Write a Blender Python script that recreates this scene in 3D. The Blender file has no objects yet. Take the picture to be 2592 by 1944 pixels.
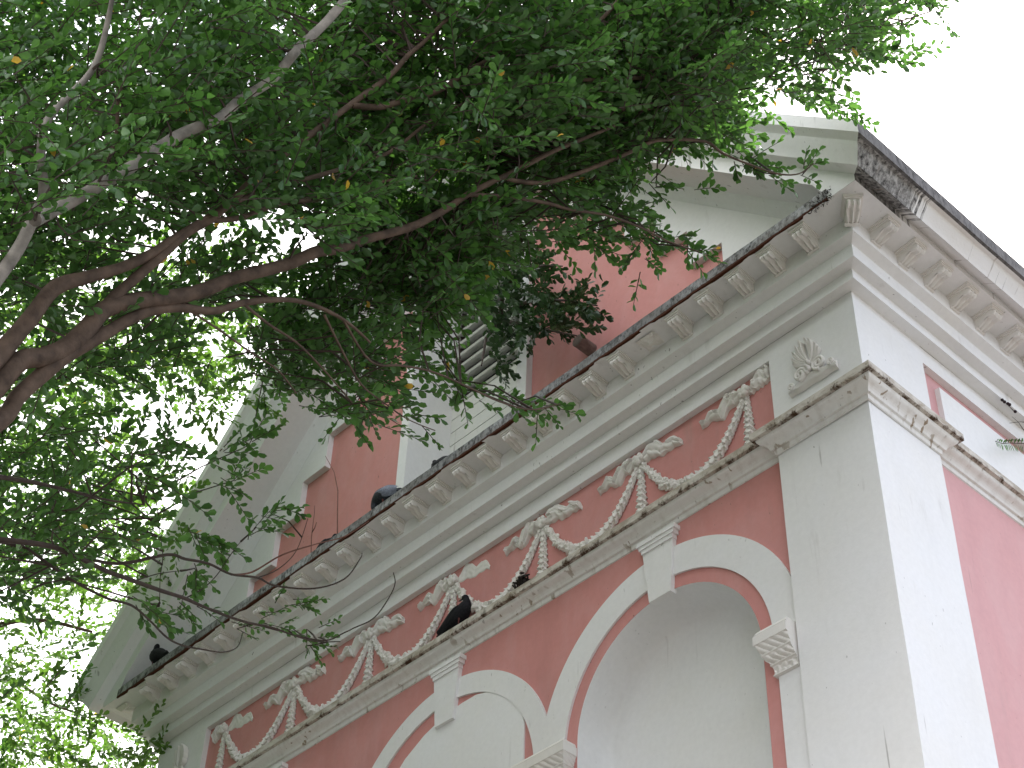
import bpy, math, random
import numpy as np
from mathutils import Vector, Matrix, noise as mnoise

random.seed(7)
rng = np.random.default_rng(7)
SC = bpy.context.scene
COL = SC.collection
R = math.radians
ZF = 10.0                                   # height of the frieze top above the pavement

# ------------------------------------------------------------------ camera
CAMR = np.array([[0.68339663, 0.72948887, 0.02854867],
                 [-0.49115152, 0.48834703, -0.72130948],
                 [-0.5401289, 0.47891875, 0.69202428]])   # rows: right, down, forward
CAMP = np.array([4.34531296, -6.78174919, -8.36981452 + ZF])
FPX = 4415.6188
cam_d = bpy.data.cameras.new('camera')
cam = bpy.data.objects.new('camera', cam_d)
COL.objects.link(cam)
m4 = Matrix.Identity(4)
for i in range(3):
    m4[i][0] = CAMR[0][i]; m4[i][1] = -CAMR[1][i]; m4[i][2] = -CAMR[2][i]; m4[i][3] = CAMP[i]
cam.matrix_world = m4
cam_d.sensor_width = 36.0
cam_d.lens = 36.0 * FPX / 2592.0
cam_d.clip_start = 0.1
cam_d.clip_end = 3000
SC.camera = cam

# ------------------------------------------------------------------ sky, sun, exposure
SUN_AZ, SUN_EL = R(104), R(57)              # azimuth measured from +x towards +y: behind the gable, from the left
sdir = Vector((math.cos(SUN_AZ) * math.cos(SUN_EL), math.sin(SUN_AZ) * math.cos(SUN_EL), math.sin(SUN_EL)))
world = bpy.data.worlds.new('World')
SC.world = world
world.use_nodes = True
wn, wl = world.node_tree.nodes, world.node_tree.links
wn.clear()
sky = wn.new('ShaderNodeTexSky')
sky.sky_type = 'NISHITA'
sky.sun_disc = False
sky.sun_elevation = SUN_EL
sky.sun_rotation = math.atan2(sdir.x, sdir.y)
sky.air_density = 1.0
sky.dust_density = 3.0
sky.ozone_density = 1.0
tc = wn.new('ShaderNodeTexCoord')
mp = wn.new('ShaderNodeMapping'); mp.inputs['Scale'].default_value = (1.6, 1.6, 3.0)
nz = wn.new('ShaderNodeTexNoise'); nz.inputs['Scale'].default_value = 2.2; nz.inputs['Detail'].default_value = 6
cr = wn.new('ShaderNodeValToRGB')
cr.color_ramp.elements[0].position = 0.36; cr.color_ramp.elements[0].color = (0.1, 0.1, 0.1, 1)
cr.color_ramp.elements[1].position = 0.60; cr.color_ramp.elements[1].color = (1, 1, 1, 1)
mx = wn.new('ShaderNodeMix'); mx.data_type = 'RGBA'
mx.inputs['B'].default_value = (9.7, 9.5, 9.6, 1)      # bright thin cloud
bg = wn.new('ShaderNodeBackground'); bg.inputs['Strength'].default_value = 0.12
wo = wn.new('ShaderNodeOutputWorld')
wl.new(tc.outputs['Generated'], mp.inputs['Vector'])
wl.new(mp.outputs['Vector'], nz.inputs['Vector'])
# cloud tilt towards front and left, added to light the front; right stays bluer
dt = wn.new('ShaderNodeVectorMath'); dt.operation = 'DOT_PRODUCT'; dt.inputs[1].default_value = (-.15, -.10, 0.0)
wl.new(tc.outputs['Generated'], dt.inputs[0])
am = wn.new('ShaderNodeMath'); am.operation = 'ADD'
wl.new(nz.outputs['Fac'], am.inputs[0]); wl.new(dt.outputs['Value'], am.inputs[1])
wl.new(am.outputs[0], cr.inputs['Fac'])
wl.new(cr.outputs['Color'], mx.inputs['Factor'])
wl.new(sky.outputs['Color'], mx.inputs['A'])
wl.new(mx.outputs['Result'], bg.inputs['Color'])
wl.new(bg.outputs['Background'], wo.inputs['Surface'])

sun_d = bpy.data.lights.new('sun', 'SUN')
sun_d.energy = 3.2
sun_d.angle = R(0.53)
sun_d.color = (1.0, 0.95, 0.87)
sun = bpy.data.objects.new('sun', sun_d)
COL.objects.link(sun)
sun.rotation_euler = sdir.to_track_quat('Z', 'Y').to_euler()
sun.location = (0, 0, 30)

SC.view_settings.view_transform = 'Standard'
SC.view_settings.look = 'None'
SC.view_settings.exposure = 1.66
SC.view_settings.gamma = 1.0
SC.cycles.max_bounces = 8
SC.cycles.diffuse_bounces = 4
SC.cycles.transmission_bounces = 4
SC.cycles.transparent_max_bounces = 4
SC.cycles.use_denoising = True

# ------------------------------------------------------------------ helpers
def disp(u, v, z):
    """a point seen at (u, v) in a 2212-wide view of the photo, z metres along the view axis"""
    k = 2592.0 / 2212.0
    d = np.array([(u * k - 1296) / FPX, (v * k - 972) / FPX, 1.0]) * z
    return CAMP + CAMR.T @ d

def hang(u, v, axis, val):
    """where the sight line through (u, v) meets a plane of the building"""
    d = disp(u, v, 1.0) - CAMP
    return CAMP + d * ((val - CAMP[axis]) / d[axis])

class MB:
    def __init__(self): self.v = []; self.f = []
    def vert(self, p): self.v.append((float(p[0]), float(p[1]), float(p[2]))); return len(self.v) - 1
    def quad(self, a, b, c, d): self.f.append(tuple(self.vert(p) for p in (a, b, c, d)))
    def poly(self, pts): self.f.append(tuple(self.vert(p) for p in pts))
    def box(self, x0, x1, y0, y1, z0, z1):
        i = len(self.v)
        for z in (z0, z1):
            for x, y in ((x0, y0), (x1, y0), (x1, y1), (x0, y1)): self.vert((x, y, z))
        for f in ((0, 3, 2, 1), (4, 5, 6, 7), (0, 1, 5, 4), (1, 2, 6, 5), (2, 3, 7, 6), (3, 0, 4, 7)):
            self.f.append(tuple(i + k for k in f))
    def grid(self, P, closed_u=False, closed_v=False):
        """P[i][j] points -> quads"""
        n, m = len(P), len(P[0]); i0 = len(self.v)
        for row in P:
            for p in row: self.vert(p)
        for i in range(n if closed_u else n - 1):
            for j in range(m if closed_v else m - 1):
                a = i0 + i * m + j; b = i0 + i * m + (j + 1) % m
                c = i0 + ((i + 1) % n) * m + (j + 1) % m; d = i0 + ((i + 1) % n) * m + j
                self.f.append((a, b, c, d))
        return i0
    def cap(self, ring): self.f.append(tuple(self.vert(p) for p in ring))
    def prism(self, pts, y0, y1):
        """outline pts (x,z), extruded from y0 (front) to y1 (back)"""
        n = len(pts); i = len(self.v)
        for y in (y0, y1):
            for x, z in pts: self.vert((x, y, z))
        self.f.append(tuple(range(i, i + n))); self.f.append(tuple(range(i + 2 * n - 1, i + n - 1, -1)))
        for k in range(n):
            a, b = i + k, i + (k + 1) % n
            self.f.append((b, a, a + n, b + n))
    def tube(self, pts, rad, seg=8, ends=True):
        pts = [Vector(p) for p in pts]; n = len(pts)
        if not hasattr(rad, '__len__'): rad = [rad] * n
        rows = []; nrm = None
        for i in range(n):
            t = (pts[min(i + 1, n - 1)] - pts[max(i - 1, 0)])
            if t.length < 1e-9: t = Vector((0, 0, 1))
            t.normalize()
            if nrm is None:
                nrm = t.cross(Vector((0, 0, 1)) if abs(t.z) < .9 else Vector((1, 0, 0))).normalized()
            else:
                nrm = (nrm - t * nrm.dot(t)).normalized()
            bi = t.cross(nrm)
            rows.append([pts[i] + (nrm * math.cos(2 * math.pi * k / seg) + bi * math.sin(2 * math.pi * k / seg)) * rad[i] for k in range(seg)])
        self.grid(rows, closed_v=True)
        if ends:
            self.cap(rows[0][::-1]); self.cap(rows[-1])
    def ball(self, c, r, n=8, m=6, sc=(1, 1, 1), rot=None):
        rows = []
        for i in range(m + 1):
            a = math.pi * i / m; row = []
            for j in range(n):
                b = 2 * math.pi * j / n
                p = Vector((math.sin(a) * math.cos(b) * sc[0], math.sin(a) * math.sin(b) * sc[1], math.cos(a) * sc[2])) * r
                if rot is not None: p = rot @ p
                row.append(Vector(c) + p)
            rows.append(row)
        self.grid(rows, closed_v=True)

ORIG = {}
def link(name, mb, mat, parent=None, origin=None, smooth=False, weld=False, normals=True):
    me = bpy.data.meshes.new(name)
    v = np.array(mb.v)
    if origin is None:
        origin = np.array([(v[:, 0].min() + v[:, 0].max()) / 2, (v[:, 1].min() + v[:, 1].max()) / 2, v[:, 2].min()])
    origin = np.array(origin, float)
    me.from_pydata((v - origin).tolist(), [], mb.f)
    if weld or normals:
        import bmesh
        bm = bmesh.new(); bm.from_mesh(me)
        if weld: bmesh.ops.remove_doubles(bm, verts=bm.verts, dist=1e-4)
        if normals: bmesh.ops.recalc_face_normals(bm, faces=bm.faces)
        bm.to_mesh(me); bm.free()
    me.materials.append(mat)
    if smooth:
        me.polygons.foreach_set('use_smooth', [True] * len(me.polygons))
    me.update()
    o = bpy.data.objects.new(name, me)
    COL.objects.link(o)
    if parent is not None:
        o.parent = parent
        o.location = Vector(origin) - Vector(ORIG[parent.name])
    else:
        o.location = origin
    ORIG[o.name] = origin
    return o

def empty(name, loc):
    o = bpy.data.objects.new(name, None)
    COL.objects.link(o); o.location = loc; o.empty_display_size = .2
    ORIG[o.name] = np.array(loc, float)
    return o

def tag(o, label=None, cat=None, group=None, kind=None):
    if label: o['label'] = label
    if cat: o['category'] = cat
    if group: o['group'] = group
    if kind: o['kind'] = kind
    return o

def copy_tree(o, parent, loc):
    c = o.copy(); COL.objects.link(c); c.parent = parent; c.location = loc
    for ch in list(o.children):
        d = ch.copy(); COL.objects.link(d); d.parent = c
    return c

# ------------------------------------------------------------------ materials
def new_mat(name):
    m = bpy.data.materials.new(name); m.use_nodes = True
    nt = m.node_tree; nt.nodes.clear()
    out = nt.nodes.new('ShaderNodeOutputMaterial')
    b = nt.nodes.new('ShaderNodeBsdfPrincipled')
    nt.links.new(b.outputs[0], out.inputs[0])
    return m, nt, b, out

def N(nt, typ, **kw):
    n = nt.nodes.new(typ)
    for k, v in kw.items():
        if k in n.inputs: n.inputs[k].default_value = v
        else: setattr(n, k, v)
    return n

def ramp(nt, src, stops):
    r = nt.nodes.new('ShaderNodeValToRGB')
    e = r.color_ramp.elements
    while len(e) < len(stops): e.new(0.5)
    for i, (p, c) in enumerate(stops):
        e[i].position = p; e[i].color = (c, c, c, 1) if not hasattr(c, '__len__') else (*c, 1)
    nt.links.new(src, r.inputs['Fac'])
    return r.outputs['Color']

def noise_of(nt, scale, detail=4, stretch=(1, 1, 1), rough=0.55, dist=0.0, offset=(0, 0, 0)):
    g = N(nt, 'ShaderNodeNewGeometry')
    mp = N(nt, 'ShaderNodeMapping'); mp.inputs['Scale'].default_value = stretch; mp.inputs['Location'].default_value = offset
    n = N(nt, 'ShaderNodeTexNoise'); n.inputs['Scale'].default_value = scale; n.inputs['Detail'].default_value = detail
    n.inputs['Roughness'].default_value = rough; n.inputs['Distortion'].default_value = dist
    nt.links.new(g.outputs['Position'], mp.inputs['Vector']); nt.links.new(mp.outputs[0], n.inputs['Vector'])
    return n.outputs['Fac']

def mixc(nt, fac, a, b, typ='MIX'):
    m = N(nt, 'ShaderNodeMix', data_type='RGBA', blend_type=typ)
    for key, val in (('Factor', fac), ('A', a), ('B', b)):
        if hasattr(val, 'links') or hasattr(val, 'is_linked'): nt.links.new(val, m.inputs[key])
        elif key == 'Factor': m.inputs[key].default_value = val
        else: m.inputs[key].default_value = (*val, 1)
    return m.outputs['Result']

def mul(nt, a, b):
    m = N(nt, 'ShaderNodeMath', operation='MULTIPLY')
    for i, val in enumerate((a, b)):
        if hasattr(val, 'is_linked'): nt.links.new(val, m.inputs[i])
        else: m.inputs[i].default_value = val
    return m.outputs[0]

def bump(nt, b, src, strength=.3, dist=.01):
    bp = N(nt, 'ShaderNodeBump'); bp.inputs['Strength'].default_value = strength; bp.inputs['Distance'].default_value = dist
    nt.links.new(src, bp.inputs['Height']); nt.links.new(bp.outputs[0], b.inputs['Normal'])

def plaster(name, base, warm=None, speck=.5, streak=.35, rust=0.0, mould=0.0, scratch=.5, drips=0.0, chalk=.0, rough=.75, flake=0.13):
    """painted plaster with soft tone drift, weathering streaks and fly specks"""
    m, nt, b, out = new_mat(name)
    warm = warm or tuple(c * k for c, k in zip(base, (.975, .95, .89)))
    tone = ramp(nt, noise_of(nt, 1.3, 5, rough=.6), [(.35, 0), (.72, 1)])
    col = mixc(nt, mul(nt, tone, .55), base, warm)
    fine = ramp(nt, noise_of(nt, 26, 4), [(.3, .965), (.7, 1.015)])
    col = mixc(nt, 1.0, col, fine, 'MULTIPLY')
    if chalk:
        ck = ramp(nt, noise_of(nt, 3.4, 6, (1, 1, .45), rough=.68, dist=.5, offset=(4, 9, 6)), [(.44, 0), (.72, 1)])
        col = mixc(nt, mul(nt, ck, chalk), col, tuple(min(.8, c * .55 + .33) for c in base))
        dk = ramp(nt, noise_of(nt, 2.1, 6, (1, 1, .30), rough=.7, offset=(7, 2, 8)), [(.50, 0), (.78, 1)])
        col = mixc(nt, mul(nt, dk, chalk * 1.4), col, tuple(c * .55 for c in base))
    # vertical dirt streaks
    st = ramp(nt, noise_of(nt, 9, 4, (1, 1, .10), rough=.65, offset=(3, 1, 7)), [(.60, 0), (.80, 1)])
    br = ramp(nt, noise_of(nt, 2.2, 3, offset=(9, 2, 1)), [(.45, 0), (.65, 1)])
    col = mixc(nt, mul(nt, mul(nt, st, br), streak), col, (.30, .27, .23))
    # specks
    sp = ramp(nt, noise_of(nt, 42, 2, (1, 1, .55), rough=.4), [(.735, 0), (.765, 1)])
    sb = ramp(nt, noise_of(nt, 1.7, 3, offset=(1, 5, 3)), [(.42, 0), (.62, 1)])
    col = mixc(nt, mul(nt, mul(nt, sp, sb), speck), col, (.10, .085, .07))
    sc_ = ramp(nt, noise_of(nt, 21, 2, (1, 1, .055), rough=.4, offset=(7, 7, 2)), [(.70, 0), (.73, 1)])
    sm = ramp(nt, noise_of(nt, 1.5, 4, offset=(2, 8, 5)), [(.50, 0), (.60, 1)])
    col = mixc(nt, mul(nt, mul(nt, sc_, sm), scratch), col, (.16, .14, .12))
    if drips:
        d1 = ramp(nt, noise_of(nt, 19, 3, (1, 1, .08), rough=.5, dist=.3, offset=(5, 3, 9)), [(.62, 0), (.65, 1)])
        d2 = ramp(nt, noise_of(nt, 1.9, 3, offset=(8, 8, 1)), [(.46, 0), (.58, 1)])
        col = mixc(nt, mul(nt, mul(nt, d1, d2), drips), col, (.23, .165, .10))
        g1 = ramp(nt, noise_of(nt, 17, 4, (1, 1, .16), rough=.6, offset=(1, 3, 4)), [(.50, 0), (.72, 1)])
        col = mixc(nt, mul(nt, g1, .32), col, (.42, .375, .32))
    if rust:
        rs = ramp(nt, noise_of(nt, 7, 6, (1, 1, 2.2), rough=.7, dist=.6, offset=(2, 2, 2)), [(.44, 0), (.60, 1)])
        col = mixc(nt, mul(nt, rs, rust * .75), col, (.30, .25, .19))
        g = N(nt, 'ShaderNodeNewGeometry'); sep = N(nt, 'ShaderNodeSeparateXYZ'); nt.links.new(g.outputs['Position'], sep.inputs[0])
        mr = N(nt, 'ShaderNodeMapRange'); nt.links.new(sep.outputs['Z'], mr.inputs['Value'])     # runs thicken towards the drip edge
        mr.inputs['From Min'].default_value = ZF - .783; mr.inputs['From Max'].default_value = ZF - .842
        mr.inputs['To Max'].default_value = .17
        ad = N(nt, 'ShaderNodeMath', operation='ADD'); nt.links.new(mr.outputs[0], ad.inputs[0])
        nt.links.new(noise_of(nt, 10, 6, (1, 1, .6), rough=.78, dist=.6, offset=(6, 1, 2)), ad.inputs[1])
        rs2 = ramp(nt, ad.outputs[0], [(.62, 0), (.76, 1)])
        col = mixc(nt, mul(nt, rs2, rust), col, (.060, .034, .018))
    if mould:
        ms = ramp(nt, noise_of(nt, 30, 6, (1, 1, .35), rough=.75), [(.36, 1), (.56, 0)])
        mb_ = ramp(nt, noise_of(nt, 1.1, 4, offset=(4, 4, 4)), [(.34, .45), (.6, 1)])
        col = mixc(nt, mul(nt, mul(nt, ms, mb_), mould), col, (.035, .033, .032))
    nt.links.new(col, b.inputs['Base Color'])
    b.inputs['Roughness'].default_value = rough
    b.inputs['Specular IOR Level'].default_value = .14
    h = N(nt, 'ShaderNodeMath', operation='ADD')
    nt.links.new(noise_of(nt, 60, 5, rough=.6), h.inputs[0]); nt.links.new(mul(nt, noise_of(nt, 5, 4), 1.6), h.inputs[1])
    bump(nt, b, h.outputs[0], flake, .005)
    return m

WHITE = (.745, .745, .745)
M = {}
M['white'] = plaster('white_plaster', WHITE, streak=.5, speck=.65, chalk=.10)
M['white_clean'] = plaster('white_plaster_panel', (.76, .765, .77), speck=.35, streak=.12, scratch=.12, flake=.08)
M['pink'] = plaster('pink_plaster', (.575, .262, .242), warm=(.555, .242, .220), speck=.6, streak=.30, flake=.11, chalk=.20)
M['pink_side'] = plaster('faded_glare_pink_plaster', (.60, .345, .345), warm=(.585, .32, .315), speck=.5, streak=.16, flake=.08, chalk=.14)  # paler pink: some sun fading, some glare and brightness put into the colour
M['ornament'] = plaster('white_relief', (.72, .70, .67), speck=.4, streak=.3, flake=.2)
M['ledge_cap'] = plaster('rust_stained_ledge', (.56, .53, .48), rust=1.0, speck=.8, streak=.8)
M['moulding'] = plaster('drip_stained_moulding', (.73, .725, .71), speck=.5, streak=.5, drips=.9)
def lip_mat():
    m, nt, b, out = new_mat('mould_blackened_lip')
    g = N(nt, 'ShaderNodeNewGeometry'); sep = N(nt, 'ShaderNodeSeparateXYZ'); nt.links.new(g.outputs['Position'], sep.inputs[0])
    fl = ramp(nt, noise_of(nt, 24, 6, (1, 1, .55), rough=.78), [(.36, 0), (.57, 1)])          # pale flakes left in the mould
    big = ramp(nt, noise_of(nt, .9, 4, (1, 1, 1), offset=(3.3, 0, 0)), [(.36, .35), (.62, 1)])
    col = mixc(nt, mul(nt, fl, big), (.028, .027, .026), (.46, .465, .47))
    br = ramp(nt, noise_of(nt, 6, 5, offset=(1, 4, 0)), [(.45, 0), (.7, 1)])
    col = mixc(nt, mul(nt, br, .5), col, (.085, .070, .052))
    # rust along the bottom arris, ragged
    mr = N(nt, 'ShaderNodeMapRange'); nt.links.new(sep.outputs['Z'], mr.inputs['Value'])
    mr.inputs['From Min'].default_value = ZF + .452; mr.inputs['From Max'].default_value = ZF + .418
    ad = N(nt, 'ShaderNodeMath', operation='ADD'); nt.links.new(mr.outputs[0], ad.inputs[0]); nt.links.new(noise_of(nt, 16, 5, rough=.7), ad.inputs[1])
    rr = ramp(nt, ad.outputs[0], [(.78, 0), (1.05, 1)])
    col = mixc(nt, rr, col, (.060, .022, .012))
    nt.links.new(col, b.inputs['Base Color']); b.inputs['Roughness'].default_value = .9; b.inputs['Specular IOR Level'].default_value = .08
    bump(nt, b, noise_of(nt, 45, 6, rough=.7), .5, .012)
    return m
M['lip'] = lip_mat()
M['slat'] = plaster('painted_slats', (.62, .63, .60), speck=.4, streak=.3)

def eave_mat():
    """white eave moulding blackened by mould near the gable corner, in runs down its face"""
    m, nt, b, out = new_mat('mould_streaked_eave')
    g = N(nt, 'ShaderNodeNewGeometry'); sep = N(nt, 'ShaderNodeSeparateXYZ'); nt.links.new(g.outputs['Position'], sep.inputs[0])
    base = mixc(nt, mul(nt, ramp(nt, noise_of(nt, 1.6, 4), [(.4, 0), (.7, 1)]), .5), (.74, .735, .72), (.66, .62, .56))
    # reach of the stain along the eave
    mr = N(nt, 'ShaderNodeMapRange'); nt.links.new(sep.outputs['Y'], mr.inputs['Value'])
    mr.inputs['From Min'].default_value = .26; mr.inputs['From Max'].default_value = -.62
    run = noise_of(nt, 5.0, 5, (.1, 5.0, .07), rough=.75)
    ad = N(nt, 'ShaderNodeMath', operation='ADD'); nt.links.new(mr.outputs[0], ad.inputs[0]); nt.links.new(mul(nt, run, 1.5), ad.inputs[1])
    big = ramp(nt, ad.outputs[0], [(.98, 0), (1.10, 1)])
    fine = ramp(nt, noise_of(nt, 34, 5, (1, 1, .5), rough=.7), [(.34, 1), (.66, .42)])
    col = mixc(nt, mul(nt, big, fine), base, (.030, .028, .027))
    # scattered thin brown runs further along
    tr = ramp(nt, noise_of(nt, 3.2, 3, (1, 5.5, .12), rough=.5, offset=(3, 8, 1)), [(.665, 0), (.70, 1), (.735, 0)])
    col = mixc(nt, mul(nt, tr, .55), col, (.20, .155, .12))
    nt.links.new(col, b.inputs['Base Color']); b.inputs['Roughness'].default_value = .85; b.inputs['Specular IOR Level'].default_value = .10
    bump(nt, b, noise_of(nt, 55, 5), .35, .012)
    return m
M['eave'] = eave_mat()
M['gutter'] = plaster('blackened_gutter_edge', (.17, .165, .165), mould=1.0, speck=.8, streak=.9)

def flat_mat(name, col, rough=.7, nscale=20, amt=.25):
    m, nt, b, out = new_mat(name)
    f = ramp(nt, noise_of(nt, nscale, 5), [(.3, 1 - amt), (.7, 1 + amt)])
    c = mixc(nt, 1.0, col, f, 'MULTIPLY')
    nt.links.new(c, b.inputs['Base Color']); b.inputs['Roughness'].default_value = rough; b.inputs['Specular IOR Level'].default_value = .2
    bump(nt, b, noise_of(nt, nscale * 2, 5), .4, .01)
    return m
M['dark'] = flat_mat('dark_interior', (.012, .012, .013))
M['roof'] = flat_mat('roof_cement', (.22, .20, .19))
M['pave'] = flat_mat('pavement', (.105, .10, .092), nscale=3)
M['pipe'] = flat_mat('old_pipe', (.22, .17, .15))

# ================================================================== the building
L = 7.8415                                  # gable front, pilaster to pilaster
PW, PS = 0.72, 0.7215                       # corner pilaster: front and side width
REC = 0.05                                  # pink walls lie this far behind the pilaster faces
DEPTH = 11.0
MS = 1.0496                                 # slope of the pediment
CX = -L / 2
def z_(v): return v + ZF

bld = empty('building', (CX, 0, 0))
tag(bld, 'pink and white classical building with a pediment gable and garland frieze', 'building')

def wob(p, a=.0028, f=1.7):
    n = mnoise.noise_vector(Vector(p) * f)
    return (p[0] + n.x * a, p[1] + n.y * a, p[2] + n.z * a)

def sweep(path, prof, step=.22, jit=.0028):
    """profile (d, z) carried along a plan path; d is measured to the left of travel, corners mitred"""
    n = len(path); nor = []
    for i in range(n - 1):
        dx, dy = path[i + 1][0] - path[i][0], path[i + 1][1] - path[i][1]
        l = math.hypot(dx, dy); nor.append((-dy / l, dx / l))
    mit = []
    for i in range(n):
        if i == 0: mit.append(nor[0])
        elif i == n - 1: mit.append(nor[-1])
        else:
            a, b = nor[i - 1], nor[i]; k = 1 + a[0] * b[0] + a[1] * b[1]
            mit.append(((a[0] + b[0]) / k, (a[1] + b[1]) / k))
    rows = []
    for i in range(n):
        if i < n - 1:
            l = math.hypot(path[i + 1][0] - path[i][0], path[i + 1][1] - path[i][1]); s = max(1, int(l / step))
        else: s = 1
        for k in range(s):
            t = k / s
            row = []
            for d, z in prof:
                x0 = path[i][0] + mit[i][0] * d; y0 = path[i][1] + mit[i][1] * d
                if i < n - 1:
                    x1 = path[i + 1][0] + mit[i + 1][0] * d; y1 = path[i + 1][1] + mit[i + 1][1] * d
                    x0 += (x1 - x0) * t; y0 += (y1 - y0) * t
                row.append(wob((x0, y0, z_(z)), jit))
            rows.append(row)
    return rows

def bez(p0, p1, p2, p3, n):
    out = []
    for i in range(n + 1):
        t = i / n; s = 1 - t
        out.append(tuple(s**3 * a + 3 * s * s * t * b + 3 * s * t * t * c + t**3 * d for a, b, c, d in zip(p0, p1, p2, p3)))
    return out

# ---- walls behind everything (pink)
def arch_top(x, c, zc, r):
    q = r * r - (x - c) ** 2
    return zc + math.sqrt(max(q, 0))
NICHES = [(-1.80, -2.25, .785), (-L + 1.80, -2.25, .785)]
ZBOT = -ZF
mb = MB()
xs = sorted(set([-PW, -L + PW] + [c + r * math.cos(math.pi * k / 40) for c, zc, r in NICHES for k in range(41)]))
for a, b in zip(xs[:-1], xs[1:]):
    inside = None
    for c, zc, r in NICHES:
        if a >= c - r - 1e-6 and b <= c + r + 1e-6: inside = (c, zc, r)
    if inside:
        mb.quad((a, REC, z_(arch_top(a, *inside))), (b, REC, z_(arch_top(b, *inside))), (b, REC, z_(-.05)), (a, REC, z_(-.05)))
        mb.quad((a, REC, z_(ZBOT)), (b, REC, z_(ZBOT)), (b, REC, z_(-7.6)), (a, REC, z_(-7.6)))
    else:
        mb.quad((a, REC, z_(ZBOT)), (b, REC, z_(ZBOT)), (b, REC, z_(-.05)), (a, REC, z_(-.05)))
front_wall = link('front_wall', mb, M['pink'], bld, weld=True)
mb = MB()
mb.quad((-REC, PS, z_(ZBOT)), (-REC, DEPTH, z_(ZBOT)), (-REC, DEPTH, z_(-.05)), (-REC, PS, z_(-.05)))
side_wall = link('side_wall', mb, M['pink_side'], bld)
mb = MB(); mb.quad((-L + REC, DEPTH, z_(ZBOT)), (-L + REC, PS, z_(ZBOT)), (-L + REC, PS, z_(-.05)), (-L + REC, DEPTH, z_(-.05)))
link('side_wall', mb, M['pink'], bld)
mb = MB(); mb.quad((-L, DEPTH, z_(ZBOT)), (0, DEPTH, z_(ZBOT)), (0, DEPTH, z_(.3)), (-L, DEPTH, z_(.3)))
link('back_wall', mb, M['pink'], bld)

# ---- niches: rounded recesses, white inside
for c, zc, r in NICHES:
    mb = MB(); yb, rb = .34, .765
    arc = [math.pi * k / 40 for k in range(41)]
    front = [(c + r, REC, z_(-7.6))] + [(c + r * math.cos(a), REC, z_(zc + r * math.sin(a))) for a in arc] + [(c - r, REC, z_(-7.6))]
    rows = []
    for s in range(12):
        t = s / 11; rr = r + (rb - .05 - r) * (1 - math.cos(t * math.pi / 2)) ** 1.6 - .015 * t; y = REC + (yb - REC) * math.sin(t * math.pi / 2)
        cc = c + (-.018) * t; zz = zc + .0 * t
        rows.append([(cc + rr, y, z_(-7.6))] + [wob((cc + rr * math.cos(a), y, z_(zz + rr * math.sin(a))), .004) for a in arc] + [(cc - rr, y, z_(-7.6))])
    mb.grid(rows)
    back = rows[-1]; m = len(back)
    for k in range(m // 2):
        a, b2, c2, d2 = back[k], back[k + 1], back[m - 2 - k], back[m - 1 - k]
        mb.quad(a, b2, c2, d2)
    mb.quad((c - r, REC, z_(-7.6)), (c + r, REC, z_(-7.6)), (c + rb - .06, yb, z_(-7.6)), (c - rb + .06, yb, z_(-7.6)))
    link('niche', mb, M['white_clean'], bld, weld=True, smooth=True)

# ---- corner pilasters
def pilaster(x0, x1):
    mb = MB()
    rows = []
    zs = np.linspace(ZBOT, .025, 44)
    for z in zs:
        ring = []
        for (ax, ay), (bx, by) in (((x0, PS), (x0, 0)), ((x0, 0), (x1, 0)), ((x1, 0), (x1, PS)), ((x1, PS), (x0, PS))):
            for k in range(4):
                t = k / 4; ring.append(wob((ax + (bx - ax) * t, ay + (by - ay) * t, z_(z)), .004, 1.9))
        rows.append(ring)
    mb.grid(rows, closed_v=True)
    return mb
p1 = link('pilaster', pilaster(-PW, 0), M['white'], bld)
p2 = link('pilaster', pilaster(-L, -L + PW), M['white'], bld)

# ---- frieze border strips above the pink panels
mb = MB(); mb.box(-L + PW - .002, -PW + .002, .001, .2, z_(-.112), z_(.024)); link('frieze_border', mb, M['white'], bld)
mb = MB(); mb.box(-.2, -.001, PS - .002, DEPTH, z_(-.128), z_(.024)); link('frieze_border', mb, M['white'], bld)
# raised white panel on the side frieze
mb = MB(); mb.box(-REC - .002, -.012, .895, 4.8, z_(-.72), z_(-.235)); link('frieze_panel', mb, M['white_clean'], bld)

# ---- string course (ledge): stained cap band + moulding, breaking forward round the pilasters
capprof = [(0.0, -.783), (.120, -.783), (.120, -.836), (.094, -.840)]
mouldprof = [(.094, -.838)] + bez((.094, -.842), (.090, -.885), (.046, -.868), (.030, -.921), 8) + [(.014, -.925), (.010, -.957), (0.0, -.962)]
def ledge(path, name='string_course'):
    mb = MB(); mb.grid(sweep(path, mouldprof, jit=.003))
    o = link(name, mb, M['moulding'], bld)
    mc = MB(); mc.grid(sweep(path, capprof, step=.1, jit=.005))
    link('cap_band', mc, M['ledge_cap'], o)
    return o
ledge([(-PW - .012, REC), (-L + PW + .012, REC)])
ledge([(-.02, PS), (.004, PS), (.004, -.004), (-PW - .004, -.004), (-PW - .004, REC)])
ledge([(-L + PW + .004, REC), (-L + PW + .004, -.004), (-L - .004, -.004), (-L - .004, PS), (-L + .02, PS)])
ledge([(-REC, DEPTH), (-REC, PS + .012)])

# ---- main cornice: three stepped fasciae and the soffit
bed = [(.0, .024), (.083, .027), (.083, .112), (.158, .121), (.158, .236), (.227, .262), (.227, .404), (.43, .420)]
mb = MB(); mb.grid(sweep([(0, DEPTH), (0, 0), (-L, 0), (-L, DEPTH)], bed))
cornice = link('cornice', mb, M['white'], bld)
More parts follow.
